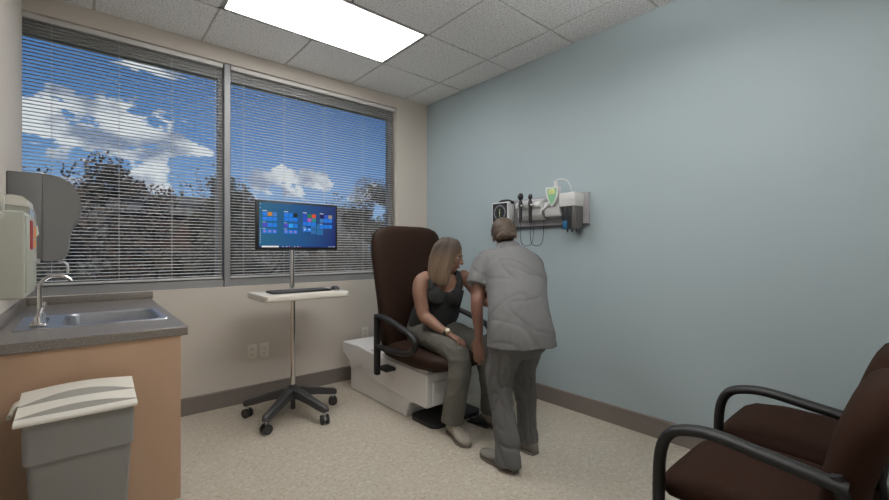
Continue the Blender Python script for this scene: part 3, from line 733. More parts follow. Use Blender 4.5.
# otoscope transformer
tr = thing('instrument_cradle', 'white wall cradle with two handle hooks, right of the square gauge', 'instrument cradle', (-.05, -1.37, 1.43))
m = MB(); m.poly([V((a, -1.555, b)) for a, b in ((-.022, 1.435), (-.06, 1.435), (-.095, 1.47), (-.10, 1.52), (-.125, 1.535), (-.125, 1.565), (-.10, 1.58), (-.05, 1.60), (-.022, 1.60))], (0, .245, 0))
o = m.build('housing', M['white'], tr); bv = o.modifiers.new('b', 'BEVEL'); bv.width = .008; bv.segments = 3; bv.limit_method = 'ANGLE'
for y in (-1.385, -1.48):
    for q in (-1, 1): MB().tube([(-.11, y + q * .022, 1.55), (-.165, y + q * .022, 1.548)], .007, 8).build('hook', M['white'], tr)
def scope(y, label, head):
    t = thing('otoscope' if head else 'ophthalmoscope', label, 'medical scope', (-.145, y, 1.4))
    m = MB(); m.cyl((-.145, y, 1.41), (-.145, y, 1.555), .012, 16, .014); m.cyl((-.145, y, 1.555), (-.145, y, 1.585), .018, 16, .014); m.build('handle', M['black'], t)
    m = MB()
    if head: m.ell((-.145, y, 1.620), (.022, .024, .030), 16); m.tube([(-.15, y, 1.622), (-.19, y - .01, 1.617)], [.014, .005], 10); m.cyl((-.145, y, 1.58), (-.145, y, 1.63), .010, 10)
    else: m.ell((-.145, y, 1.612), (.015, .019, .024), 16); m.cyl((-.145, y, 1.58), (-.145, y, 1.62), .008, 10)
    m.build('head', M['black'], t)
    pts = rib([(-.145, y, 1.41), (-.145, y - .002, 1.30), (-.14, y - .012, 1.245), (-.11, y - .035, 1.23), (-.075, y - .055, 1.25), (-.06, y - .06, 1.32), (-.05, y - .06, 1.44)], 6)
    MB().tube(pts, .0028, 6).build('cord', M['dark'], t)
scope(-1.385, 'black otoscope with the larger head, left of the two corded handles', True)
scope(-1.48, 'black ophthalmoscope with the smaller head, right of the two corded handles', False)
# thermometer
th = thing('digital_thermometer', 'white and green handheld thermometer in its white wall cradle', 'thermometer', (-.09, -1.685, 1.44))
m = MB(); m.poly([V((a, -1.728, b)) for a, b in ((-.022, 1.44), (-.10, 1.45), (-.12, 1.50), (-.115, 1.56), (-.06, 1.575), (-.022, 1.575))], (0, .145, 0))
o = m.build('cradle', M['white'], th); bv = o.modifiers.new('b', 'BEVEL'); bv.width = .012; bv.segments = 3; bv.limit_method = 'ANGLE'
m = MB(); m.tube([(-.09, -1.555, 1.50), (-.13, -1.585, 1.505), (-.13, -1.655, 1.55)], .010, 8); m.build('probe_arm', M['white'], th)
m = MB(); shp = rib([(-.12, -1.630, 1.64), (-.12, -1.635, 1.665), (-.12, -1.685, 1.662), (-.12, -1.735, 1.665), (-.12, -1.740, 1.64), (-.12, -1.727, 1.58), (-.12, -1.700, 1.53), (-.12, -1.685, 1.524), (-.12, -1.670, 1.53), (-.12, -1.643, 1.58)], 4)
m.poly(shp, (-.035, 0, 0)); m.build('body', M['white'], th)
m = MB(); cc = V((0, -1.685, 1.605)); m.poly([V((-.1555, cc.y + (p.y - cc.y) * .72, cc.z + (p.z - cc.z) * .80)) for p in shp], (-.002, 0, 0)); fc = m.build('face', M['green'], th)
MB().box((-.1592, -1.713, 1.61), (-.1576, -1.657, 1.648), .0005).build('display', M['lcd'], fc)
m = MB(); m.cyl((-.12, -1.695, 1.66), (-.12, -1.695, 1.71), .012, 12); m.tube(rib([(-.12, -1.695, 1.70), (-.11, -1.715, 1.722), (-.09, -1.765, 1.71), (-.07, -1.790, 1.66), (-.05, -1.790, 1.56), (-.05, -1.780, 1.52)]), .004, 8); m.build('probe', M['white'], th)
# dispenser at right end
sp_ = thing('specula_dispenser', 'white boxy dispenser with dark bins at the right end of the wall rail', 'dispenser', (-.1, -1.8, 1.37))
m = MB(); m.box((-.135, -1.868, 1.515), (-.022, -1.735, 1.605), .004); m.box((-.14, -1.87, 1.556), (-.022, -1.733, 1.612), .004); m.build('housing', M['white'], sp_)
for k, (ya_, z0_) in enumerate(((-1.775, 1.375), (-1.812, 1.35), (-1.849, 1.35))):
    m = MB(); m.box((-.125, ya_ - .018, z0_), (-.03, ya_ + .018, 1.514), .003); m.build('specula_bin', [M['black'], M['black'], M['smoke']][k], sp_)
m = MB(); m.box((-.128, -1.795, 1.352), (-.04, -1.757, 1.41), .003); tag(m.build('tip_tray', M['bluebox'], sp_), 'blue tray at the foot of the bins')
for y in (-1.775, -1.815, -1.85): MB().cyl((-.09, y, 1.328), (-.09, y, 1.36), .004, 8, .008).build('ejector_tip', M['dark'], sp_)

# ------------------------------------------------------------------ people
def frame(f, up):
    f = V(f).normalized(); up = V(up); s = up.cross(f).normalized(); u = f.cross(s).normalized()
    return f, s, u            # forward, the person's left, up
def add_head(mb, c, f, s, u, k=1.0):
    """skull, jaw, nose, ears, brow; c = centre of the head; total height about 0.225*k"""
    R = Matrix((s, f, u)).transposed().to_4x4()
    P = lambda a, b, d: c + (s * a + f * b + u * d) * k
    E_ = lambda a, b, d, r, n=20: mb.ell(P(a, b, d), (r[0] * k, r[1] * k, r[2] * k), n, R)
    E_(0, -.012, .022, (.074, .092, .086), 28)        # skull
    E_(0, .028, -.035, (.056, .058, .072), 24)        # face
    E_(0, .050, -.083, (.030, .030, .024))            # chin
    for q in (-1, 1):
        E_(q * .040, .015, -.060, (.020, .040, .028)) # jaw angle
        E_(q * .034, .062, -.022, (.020, .018, .018)) # cheek
        E_(q * .076, -.010, -.012, (.008, .017, .030)) # ear
        E_(q * .026, .074, .016, (.022, .012, .008))  # brow
    mb.chain([(P(0, .082, .010), .007 * k), (P(0, .092, -.008), .0085 * k), (P(0, .099, -.026), .0125 * k)])
    for q in (-1, 1): E_(q * .011, .090, -.030, (.008, .010, .007), 10)
    E_(0, .080, -.052, (.020, .010, .006), 12); E_(0, .078, -.062, (.017, .010, .007), 12)   # lips volume
    return P, R
def face_parts(P, R, k, body):
    for q in (-1, 1):
        m = MB(); m.mi = 0; m.ell(P(q * .030, .0675, .002), (.0125 * k, .0115 * k, .0062 * k), 16, R); m.mi = 1; m.ell(P(q * .030, .0775, .0), (.0050 * k, .003 * k, .0050 * k), 12, R)
        m.build('eye', [M['eyew'], M['iris']], body)
        m = MB(); m.tube([P(q * .014, .084, .019), P(q * .028, .082, .024), P(q * .042, .072, .020)], [.0022 * k, .0028 * k, .0012 * k], 6); m.build('eyebrow', M['hairbrow'], body)
    m = MB(); m.tube([P(-.024, .082, -.0565), P(-.010, .0905, -.053), P(0, .0915, -.0545), P(.010, .0905, -.053), P(.024, .082, -.0565)], [.001, .0038 * k, .0034 * k, .0038 * k, .001], 8)
    m.tube([P(-.022, .081, -.058), P(0, .0895, -.0625), P(.022, .081, -.058)], [.001, .0052 * k, .001], 8); m.build('lips', M['lip'], body)
M['hairbrow'] = mat('brow hair', (.07, .045, .03, 1), .7)

def add_hand(mb, wrist, d, n, thumb, curl=25, k=1.0, spread=1.0):
    """d: direction to the fingertips, n: back of the hand, thumb: side the thumb leaves"""
    d = V(d).normalized(); n = V(n); n = (n - d * n.dot(d)).normalized(); t = d.cross(n).normalized()
    if t.dot(V(thumb)) < 0: t = -t
    w = V(wrist)
    mb.chain([(w, .021 * k, .017 * k), (w + d * .03 * k, .030 * k, .016 * k), (w + d * .065 * k, .038 * k, .015 * k), (w + d * .088 * k, .037 * k, .0125 * k)], side=t, n=16)
    for off, ln, r, b in ((.030, .070, .0088, 0.0), (.0105, .080, .0090, .004), (-.0095, .074, .0087, .001), (-.029, .058, .0078, -.006)):
        p = w + d * (.084 + b) * k + t * off * k; a = math.radians(curl * .5); nd = (d + t * off * 1.6 * spread).normalized()
        nodes = [(p - nd * .02 * k, r * k)]; 
        for j, fr_ in enumerate((.46, .30, .24)):
            nodes.append((p, r * k * (1 - .06 * j))); dr = nd * math.cos(a) - n * math.sin(a); p = p + dr * ln * fr_ * k; a += math.radians(curl)
        nodes.append((p, r * .72 * k)); mb.chain(nodes, n=10)
    b = w + d * .022 * k + t * .022 * k
    e = (t * .62 + d * .75 - n * .25).normalized(); g2 = (t * .28 + d * .93 - n * .3).normalized()
    mb.chain([(b, .013 * k), (b + e * .035 * k, .0125 * k), (b + e * .035 * k + g2 * .028 * k, .0105 * k), (b + e * .035 * k + g2 * .052 * k, .008 * k)], n=10)

def fold(f1, amp, axis=(0, 0, 1), sh=3.0, sub=0.3):
    ax = V(axis).normalized()
    def fn(p, nrm):
        q = p - ax * p.dot(ax) * (1 - 1 / sh)
        a = noise.noise(q * f1); b = noise.noise(q * f1 * 2.3 + V((5, 1, 2)))
        return amp * ((1 - abs(a) * 2.2) * .8 + b * sub)
    return fn
def add_shoe(name, parent, heel, toe, w, h, m, soleh=.014, laces=False):
    heel, toe = V(heel), V(toe); d = (toe - heel); L = d.length; d.normalize(); s = V((-d.y, d.x, 0)); z = V((0, 0, 1))
    o = MB(); rs = []
    for t, hw, zt in ((0, .45, .62), (.04, .62, .88), (.12, .72, 1.0), (.30, .74, 1.0), (.45, .84, .84), (.62, .98, .66), (.78, 1.0, .54), (.90, .84, .46), (.97, .55, .40), (1.0, .25, .30)):
        c = heel + d * L * t; r = []
        for k in range(20):
            q = 2 * PI * k / 20; cs, sn = math.cos(q), math.sin(q)
            zz = soleh * .6 + (h * zt) * (0.5 + 0.5 * sn) if sn > 0 else soleh * .6 + (h * zt) * .5 * (1 + max(sn, -1) * 1.0)
            r.append(c + s * (w / 2) * hw * math.copysign(abs(cs) ** .75, cs) + z * zz)
        rs.append(r)
    o.rings(rs); sh = o.build(name, m, parent, smooth=60)
    o = MB(); rs = []
    for zz in (.0005, soleh):
        r = []
        out = ((0, .45), (.04, .64), (.12, .74), (.30, .74), (.45, .84), (.62, 1.0), (.78, 1.02), (.90, .86), (.97, .56), (1.005, .25))
        for t, hw in out: r.append(heel + d * L * t + s * w / 2 * hw * 1.03 + z * zz)
        for t, hw in out[::-1]: r.append(heel + d * L * t - s * w / 2 * hw * 1.03 + z * zz)
        rs.append(r)
    o.rings(rs); o.build('sole', M['sole'], sh)
    if laces:
        o = MB()
        for j in range(4):
            t = .42 + j * .075; c = heel + d * L * t; hz = soleh * .6 + h * (.88 - .10 * j) + .002
            o.tube([c - s * .022 + z * (hz - .008), c + z * hz, c + s * .022 + z * (hz - .008)], .0022, 6)
        o.build('laces', M['cream'], sh)
    return sh

# ---- seated woman
wm = thing('person', 'seated woman with long ombre hair, charcoal tank top and khaki trousers', 'person', (-.80, -1.0, .5))
f, s, u = frame((.62, -.78, -.34), (0.05, -.05, 1))
hc = V((-.765, -1.235, 1.162)); K = 1.06
b = MB(); P, R = add_head(b, hc, f, s, u, K)
sd = V((.927, -.376, 0))
b.chain([((-.765, -1.185, 1.00), .056, .052), ((-.765, -1.20, 1.05), .050, .050), ((-.765, -1.222, 1.10), .050, .052)], side=sd)
TS = [((-.755, -.985, .56), .160, .125), ((-.750, -1.01, .64), .165, .130), ((-.745, -1.06, .74), .162, .138), ((-.752, -1.105, .83), .156, .128), ((-.765, -1.145, .91), .158, .112), ((-.77, -1.175, .97), .158, .088), ((-.767, -1.185, 1.01), .115, .060), ((-.765, -1.19, 1.03), .07, .05)]
b.chain(TS, side=sd, n=28)
bd = V((-.376, -.927, 0))
for q in (-1, 1): b.ell(V((-.765, -1.135, .875)) + sd * q * .064 + bd * .078, (.066, .060, .064), 18)
# right arm (image left)
ra = [((-.905, -1.13, 1.0), .050, .046), ((-.945, -1.13, .968), .054, .054), ((-.965, -1.14, .90), .054, .053), ((-.965, -1.16, .82), .050, .050), ((-.962, -1.185, .735), .045, .046), ((-.95, -1.24, .705), .043, .042), ((-.94, -1.32, .668), .034, .033), ((-.925, -1.415, .635), .024, .022)]
b.chain(ra); add_hand(b, (-.925, -1.415, .635), (.16, -.9, -.30), (.15, -.2, 1), (1, -.1, 0), curl=26, k=.95)
la = [((-.625, -1.235, 1.0), .050, .05), ((-.59, -1.26, .965), .053, .053), ((-.575, -1.30, .91), .047, .047), ((-.56, -1.35, .85), .041, .041), ((-.555, -1.40, .82), .038, .038), ((-.60, -1.49, .83), .033, .033), ((-.66, -1.60, .845), .024, .021)]
b.chain(la); add_hand(b, (-.66, -1.60, .845), (-.5, -.85, .05), (-.2, .1, 1), (-1, .3, 0), curl=22, k=.92)
# legs under the trousers
b.chain([((-.84, -1.0, .58), .09), ((-.89, -1.25, .555), .078), ((-.925, -1.48, .52), .060), ((-.935, -1.51, .42), .055), ((-.955, -1.49, .25), .045), ((-.962, -1.475, .10), .032), ((-.965, -1.50, .06), .030), ((-.985, -1.58, .035), .022)])
b.chain([((-.69, -1.0, .58), .09), ((-.68, -1.25, .555), .078), ((-.675, -1.46, .52), .060), ((-.672, -1.50, .42), .055), ((-.665, -1.52, .25), .045), ((-.66, -1.52, .10), .032), ((-.66, -1.54, .06), .030), ((-.66, -1.62, .035), .022)])
wb = b.organic('body', M['skin'], wm, voxel=.0048, it=3)
face_parts(P, R, K, wb)
# tank top
b = MB(); b.chain([(V(p) + V((0, 0, 0)), ra_ + .011, rb_ + .012) for p, ra_, rb_ in TS[:-1]], side=sd, n=28)
for q in (-1, 1): b.ell(V((-.765, -1.135, .872)) + sd * q * .060 + bd * .080, (.078, .070, .076), 18)
for q in (-1, 1):
    b.chain([(V((-.772, -1.15, .93)) + sd * q * .105 + bd * .085, .022, .03), (V((-.77, -1.175, .99)) + sd * q * .10 + bd * .045, .022, .028), (V((-.768, -1.185, 1.018)) + sd * q * .098, .022, .026), (V((-.77, -1.17, .98)) + sd * q * .10 - bd * .05, .022, .028)], side=sd)
TC = V((-.77, -1.15, 0))
def drop_tank(p):
    q = p - TC; a = q.dot(sd); fr_ = q.dot(bd); aa = abs(a)
    if p.z < .59: return True
    if fr_ > 0:
        if aa < .082 and p.z > .900 + (aa / .082) ** 2.5 * .07: return True
    else:
        if p.z > .97 and aa < .075: return True
    if aa > .128 and p.z > .90 + (.150 - aa) * .2: return True
    return False
b.organic('tank_top', M['tank'], wm, voxel=.006, it=4, disp=fold(11, .004, (1, -.4, .3), 2.5), drop=drop_tank, thick=-.003)
# trousers
b = MB()
b.chain([((-.755, -.985, .54), .178, .14), ((-.752, -.99, .60), .178, .142), ((-.75, -1.01, .66), .168, .138)], side=sd, n=28)
LR = [((-.84, -1.0, .575), .105, .098), ((-.865, -1.12, .575), .102, .095), ((-.90, -1.26, .568), .094, .088), ((-.915, -1.40, .550), .084, .080), ((-.924, -1.49, .515), .078, .078), ((-.932, -1.525, .44), .076, .076), ((-.945, -1.52, .34), .072, .074), ((-.958, -1.505, .22), .071, .075), ((-.966, -1.495, .12), .072, .078), ((-.968, -1.495, .085), .073, .080)]
LL = [((-.69, -1.0, .575), .105, .098), ((-.685, -1.12, .575), .102, .095), ((-.68, -1.26, .565), .092, .086), ((-.677, -1.40, .545), .082, .080), ((-.675, -1.475, .505), .078, .078), ((-.670, -1.515, .43), .075, .075), ((-.664, -1.53, .33), .070, .072), ((-.660, -1.54, .22), .068, .072), ((-.658, -1.545, .12), .070, .074), ((-.658, -1.545, .085), .070, .076)]
for ch in (LR, LL): b.chain(ch, side=(1, 0, 0), n=22, caps=(True, False))
def soft(v, w=.13): return math.exp(-(v / w) ** 2)
def crease(p, nrm):
    kd = min((p - V((-.93, -1.46, .47))).length, (p - V((-.675, -1.46, .47))).length)
    n1 = noise.noise(V((p.x * 8, p.y * 5 + p.z * 3, p.z * 6))); n2 = noise.noise(V((p.x * 12 + p.z * 8, p.y * 10, p.z * 9 - p.x * 5)))
    return (.004 * soft(n1) + .0025 * soft(n2)) * (1 + 1.3 * math.exp(-(kd / .10) ** 2)) + .006 * noise.noise(p * 6) - .002
b.organic('trousers', M['khaki'], wm, voxel=.0065, it=3, disp=crease, drop=lambda p: p.z > .69)
add_shoe('shoe', wm, (-.945, -1.435, 0), (-1.015, -1.69, 0), .092, .085, M['shoe'], laces=True)
add_shoe('shoe', wm, (-.655, -1.47, 0), (-.665, -1.74, 0), .092, .085, M['shoe'], laces=True)
# wrist watch on the right wrist
wp = V((-.929, -1.393, .643)); wd = (V((-.925, -1.415, .635)) - V((-.94, -1.32, .668))).normalized(); wu = V((0, 0, 1)); wu = (wu - wd * wd.dot(wu)).normalized(); wsd = wd.cross(wu)
m = MB(); m.tube([wp - wd * .009, wp - wd * .003, wp + wd * .003, wp + wd * .009], [.0285, .0295, .0295, .0285], 24); wt = m.build('watch', M['black'], wm)
fcn = (wu * .8 - V((.6, .6, 0)) * .8).normalized()
m = MB(); m.cyl(wp + fcn * .027, wp + fcn * .035, .016, 20); m.mi = 1; m.cyl(wp + fcn * .035, wp + fcn * .0358, .0125, 20); m.build('watch_face', [M['belt'], M['tray']], wt)
# necklace
# hair: cap with a centre parting, and lengths falling to the collar bones
b = MB()
b.ell(P(0, -.016, .030), (.087, .098, .089), 28, R)
def lock(q, fo, fend, zend):
    b.chain([(P(q * .034, fo * .7 - .01, .088), .030, .036), (P(q * .056, fo, .068), .032, .040), (P(q * .070, fo, .020), .026, .046), (P(q * .075, fo - .004, -.045), .024, .048), (P(q * .078, fo + fend * .5, -.115), .025, .048), (P(q * .080, fo + fend, -.165), .022, .044), (P(q * .082, fo + fend * 1.2, zend), .012, .036)], side=s, n=16)
for fo in (.012, -.035): lock(1, fo, .02, -.195); lock(-1, fo, .012, -.200)
for a in (-.055, -.02, .02, .055): b.chain([(P(a * .6, -.065, .080), .034, .026), (P(a, -.088, .03), .036, .028), (P(a, -.092, -.05), .036, .028), (P(a, -.080, -.12), .034, .026), (P(a, -.070, -.175), .026, .016)], side=s, n=14)
def hd(p, nrm):
    q = p - hc; a = math.atan2(q.dot(s), q.dot(f)); return .0028 * noise.noise(V((a * 9, q.dot(u) * 3, 2))) + .002 * noise.noise(V((a * 24, q.dot(u) * 4, 7)))
def hdrop(p):
    q = p - hc; return q.dot(f) > .066 and q.dot(u) < .075 and abs(q.dot(s)) < .055
b.organic('hair', M['hair'], wm, voxel=.005, it=9, disp=hd)
# ---- nurse
nu = thing('person', 'nurse in grey scrubs bending towards the seated woman, hair in a low bun', 'person', (-.90, -1.93, 0))
sdn = V((.975, -.22, 0)); bdn = V((.22, .975, 0))
f, s, u = frame((.70, .62, -.42), (.1, .3, 1))
hc2 = V((-.660, -1.665, 1.292)); K2 = .98
b = MB(); P2, R2 = add_head(b, hc2, f, s, u, K2)
b.chain([((-.70, -1.75, 1.13), .058, .054), ((-.685, -1.715, 1.19), .052, .052), ((-.67, -1.69, 1.24), .052, .054)], side=sdn)
NT = [((-.90, -1.98, .78), .130, .085), ((-.875, -1.955, .86), .125, .080), ((-.835, -1.91, .95), .122, .075), ((-.775, -1.835, 1.04), .130, .075), ((-.735, -1.775, 1.11), .140, .070), ((-.712, -1.748, 1.150), .130, .050), ((-.70, -1.735, 1.185), .09, .058)]
b.chain(NT, side=sdn, n=28)
nla = [((-.850, -1.718, 1.135), .044), ((-.893, -1.707, 1.095), .047), ((-.935, -1.71, 1.02), .047), ((-.965, -1.72, .93), .041), ((-.985, -1.735, .885), .038), ((-.985, -1.735, .83), .036), ((-.975, -1.735, .75), .031), ((-.968, -1.735, .67), .022)]
b.chain(nla); add_hand(b, (-.968, -1.735, .67), (.03, .03, -1), (-.9, -.2, 0), (-.2, 1, 0), curl=9, k=1.04, spread=.5)
nra = [((-.57, -1.79, 1.13), .05), ((-.52, -1.775, 1.09), .050), ((-.465, -1.73, 1.00), .044), ((-.445, -1.68, .92), .038), ((-.475, -1.60, .90), .037), ((-.51, -1.52, .895), .030), ((-.545, -1.455, .89), .022)]
b.chain(nra); add_hand(b, (-.545, -1.455, .89), (-.45, .85, -.15), (.6, .1, .8), (-.5, 0, .8), curl=30, k=.98)
b.chain([((-.98, -1.98, .78), .075), ((-.995, -1.96, .66), .074), ((-1.002, -1.925, .49), .055), ((-1.004, -1.94, .36), .048), ((-1.01, -1.98, .22), .040), ((-1.018, -2.0, .09), .032), ((-1.015, -1.98, .045), .026), ((-1.008, -1.90, .030), .016)])
b.chain([((-.81, -1.98, .78), .075), ((-.795, -1.97, .66), .072), ((-.782, -1.925, .49), .052), ((-.778, -1.925, .36), .046), ((-.773, -1.935, .22), .038), ((-.77, -1.94, .09), .032), ((-.77, -1.93, .045), .026), ((-.77, -1.85, .030), .016)])
nb = b.organic('body', M['skin2'], nu, voxel=.0048, it=3)
face_parts(P2, R2, K2, nb)
# tunic with short sleeves
b = MB()
b.chain([((-.905, -2.01, .655), .218, .165), ((-.90, -2.005, .72), .214, .160), ((-.885, -1.985, .80), .204, .150), ((-.86, -1.955, .88), .192, .140), ((-.815, -1.905, .96), .194, .135), ((-.765, -1.85, 1.04), .205, .135), ((-.725, -1.79, 1.11), .202, .122), ((-.705, -1.755, 1.16), .172, .092), ((-.702, -1.735, 1.195), .10, .068)], side=sdn, n=32, caps=(False, True))
b.chain([((-.81, -1.735, 1.15), .066, .062), ((-.88, -1.712, 1.125), .070, .066), ((-.935, -1.71, 1.055), .070, .066), ((-.968, -1.715, .985), .070, .066)], n=20, caps=(True, False))
b.chain([((-.62, -1.79, 1.14), .070, .068), ((-.525, -1.785, 1.10), .078, .074), ((-.465, -1.755, 1.02), .074, .070), ((-.435, -1.72, .945), .072, .068)], n=20, caps=(True, False))
ab = V((-.22, -.975, 0))
def tfold(p, nrm):
    q = p - V((-.86, -1.95, 0)); lat = q.dot(sdn); fb = q.dot(bdn); t = max(0, min(1, (1.02 - p.z) / .35))
    w1 = noise.noise(V((lat * 5 + fb * 3, p.z * 1.6, 3))); w2 = noise.noise(V((lat * 6 - p.z * 5, fb * 6 + p.z * 4, 9))); w3 = noise.noise(V((lat * 4 + p.z * 9, p.z * 3 - lat * 3, fb * 4)))
    return -.007 * t * soft(w1, .12) - .003 * soft(w2, .10) - .0035 * soft(w3, .09) + .007 * noise.noise(p * 6)
tun = b.organic('tunic', M['scrub'], nu, voxel=.0065, it=3, disp=tfold)
# side vents / pocket seam and hem
pt = MB()
for zz, rr_, r2_ in ((.668, .2225, .1685),):
    pts = [V((-.905, -2.01, zz)) + sdn * rr_ * math.cos(q) + bdn * r2_ * math.sin(q) for q in [2 * PI * k / 40 for k in range(40)]]
pk = rib([V((-1.10, -1.93, .80)), V((-1.108, -1.93, .72)), V((-1.112, -1.93, .66))], 4)
# trousers
b = MB()
b.chain([((-.895, -2.0, .70), .180, .130), ((-.89, -1.99, .76), .160, .110), ((-.88, -1.97, .82), .130, .085)], side=sdn, n=28)
NL = [((-.980, -1.985, .755), .098, .092), ((-.990, -1.98, .68), .102, .106), ((-.997, -1.955, .58), .094, .098), ((-1.002, -1.925, .50), .084, .088), ((-1.004, -1.935, .42), .076, .080), ((-1.008, -1.965, .30), .068, .076), ((-1.014, -1.99, .18), .064, .080), ((-1.018, -2.005, .08), .064, .088), ((-1.02, -2.01, .022), .064, .094)]
NL_ = [((-.985, -2.0, .77), .105, .118), ((-.992, -1.985, .68), .104, .112), ((-1.00, -1.955, .58), .096, .100), ((-1.010, -1.925, .50), .087, .090), ((-1.015, -1.935, .42), .080, .084), ((-1.025, -1.965, .30), .077, .082), ((-1.035, -1.985, .18), .078, .088), ((-1.042, -1.995, .08), .081, .100), ((-1.045, -2.0, .022), .082, .106)]
NR = [((-.810, -1.985, .755), .092, .092), ((-.800, -1.98, .68), .098, .104), ((-.790, -1.945, .58), .090, .095), ((-.782, -1.92, .50), .080, .084), ((-.778, -1.925, .42), .072, .076), ((-.775, -1.935, .30), .064, .070), ((-.772, -1.94, .18), .060, .070), ((-.77, -1.94, .10), .060, .074), ((-.77, -1.935, .055), .060, .076)]
NR_ = [((-.805, -2.0, .77), .105, .118), ((-.795, -1.985, .68), .103, .112), ((-.780, -1.945, .58), .096, .100), ((-.768, -1.92, .50), .087, .090), ((-.760, -1.925, .42), .080, .084), ((-.752, -1.935, .30), .074, .080), ((-.747, -1.94, .18), .073, .080), ((-.744, -1.94, .10), .073, .084), ((-.744, -1.935, .055), .073, .086)]
for ch in (NL, NR): b.chain(ch, side=(1, 0, 0), n=22, caps=(True, False))
def ncrease(p, nrm):
    lx = -1.01 if p.x < -.89 else -.765
    a = math.atan2(p.y + 1.95, p.x - lx); sg = 1 if p.x < -.89 else -1
    n1 = noise.noise(V((math.cos(a) * 1.3 + sg * p.z * 6, math.sin(a) * 1.3, p.z * 7))); n2 = noise.noise(V((math.cos(a) * 1.6, math.sin(a) * 1.6, p.z * 2.2 + 4 * sg)))
    w_ = .35 + 1.0 * math.exp(-((p.z - .42) / .12) ** 2) + .5 * math.exp(-((p.z - .10) / .10) ** 2)
    return -.009 * soft(n1, .10) * w_ - .006 * soft(n2, .12) + .010 * noise.noise(p * 7) - .004
b.organic('trousers', M['scrubp'], nu, voxel=.0065, it=3, disp=ncrease, drop=lambda p: p.z > .95)
add_shoe('shoe', nu, (-1.022, -2.065, 0), (-1.002, -1.795, 0), .096, .075, M['shoe2'])
add_shoe('shoe', nu, (-.77, -2.01, 0), (-.77, -1.75, 0), .096, .075, M['shoe2'])
# hair with low bun
b = MB()
b.ell(P2(0, -.024, .030), (.081, .092, .088), 28, R2)
b.ell(P2(0, -.045, -.005), (.074, .070, .070), 24, R2)
def nhd(p, nrm):
    q = p - hc2; a = math.atan2(q.dot(s), q.dot(u)); return .0015 * noise.noise(V((a * 10, q.dot(f) * 12, 2)))
b.organic('hair', M['hair2'], nu, voxel=.005, it=3, disp=nhd)
m = MB(); bc = P2(0, -.108, -.045)
m.ell(bc, (.050, .030, .030), 20, R2); m.ell(P2(.030, -.100, -.056), (.034, .024, .022), 16, R2); m.ell(P2(-.034, -.104, -.055), (.034, .024, .022), 16, R2); m.ell(P2(0, -.090, -.03), (.04, .03, .032), 16, R2)
hb = m.organic('hair_bun', M['hair2'], nu, voxel=.004, it=3, disp=lambda p, n_: .003 * noise.noise(V((p.x * 60, p.y * 60, p.z * 160))))

# ------------------------------------------------------------------ outside
GZ = -3.6
st('floor_outside', MB().box((-45, .6, GZ - .2), (45, 60, GZ)), M['grass'])
def house(name, label, x0, x1, y0, y1, z1, m, wins, trim=None):
    t = thing(name, label, 'building', ((x0 + x1) / 2, (y0 + y1) / 2, GZ))
    MB().box((x0, y0, GZ), (x1, y1, z1)).build('wall', m, t, smooth=None)
    MB().box((x0 - .15, y0 - .15, z1), (x1 + .15, y1 + .15, z1 + .25)).build('roof', M['conc'], t, smooth=None)
    for a, b_, c, d in wins:
        o = MB().box((a - .08, y0 - .06, c - .08), (b_ + .08, y0 + .02, d + .08)).build('window', M['alu'], t, smooth=None)
        MB().box((a, y0 - .07, c), (b_, y0 - .061, d)).build('pane', M['dglass'], o, smooth=None)
house('office_building', 'low concrete building with dark windows beyond the blinds', -14, 6.9, 13.0, 19, 2.75, M['conc'], [(.2, 2.1, 1.15, 2.35)])
house('brick_building', 'red brown brick building seen through the left blind', -2.2, -.1, 12.0, 12.6, 2.3, M['brick'], [])
for (x0_, x1_) in (): pass
def tree(name, label, x, y, h, r, m, seed, group='trees outside the window', n=22000):
    rnd = random.Random(seed); t = thing(name, label, 'tree', (x, y, GZ), group)
    tk = MB(); top = GZ + h * .8
    tk.tube(rib([(x, y, GZ), (x + .1, y, GZ + h * .3), (x - .05, y, GZ + h * .55), (x, y, top)]), [.16 - .13 * k / 18 for k in range(19)], 8)
    ends = []
    for k in range(16):
        a = rnd.random() * 2 * PI; z0 = GZ + h * rnd.uniform(.25, .75); e = V((x + math.cos(a) * r * rnd.uniform(.5, .95), y + math.sin(a) * r * rnd.uniform(.5, .95), z0 + h * rnd.uniform(.08, .22)))
        tk.tube(rib([(x, y, z0), ((x + e.x) / 2, (y + e.y) / 2, z0 + .15), e], 3), [.06, .055, .05, .04, .03, .02, .01], 5); ends.append(e)
    tk.build('trunk', M['bark'], t)
    cl = [(e, r * rnd.uniform(.28, .45)) for e in ends]
    for k in range(46):
        q = rnd.random(); a = rnd.random() * 2 * PI; rr = r * (1 - q * q * .75) * math.sqrt(rnd.random())
        cl.append((V((x + math.cos(a) * rr, y + math.sin(a) * rr, GZ + h * (.30 + .66 * q))), r * rnd.uniform(.10, .26)))
    vs = []; fs = []
    for i in range(n):
        c, cr = cl[i % len(cl)]
        d = V((rnd.gauss(0, 1), rnd.gauss(0, 1), rnd.gauss(0, .8))).normalized() * cr * rnd.random() ** .4
        p = c + d; a = V((rnd.gauss(0, 1), rnd.gauss(0, 1), rnd.gauss(0, 1))).normalized(); b_ = a.orthogonal().normalized(); sz = rnd.uniform(.03, .07)
        k = len(vs); vs += [p - a * sz, p + b_ * sz * .55, p + a * sz, p - b_ * sz * .55]; fs.append((k, k + 1, k + 2, k + 3))
    me = bpy.data.meshes.new('foliage'); off = V((x, y, GZ)); me.from_pydata([v - off for v in vs], [], fs); me.materials.append(m)
    o = bpy.data.objects.new('foliage', me); COL.objects.link(o); o.parent = t
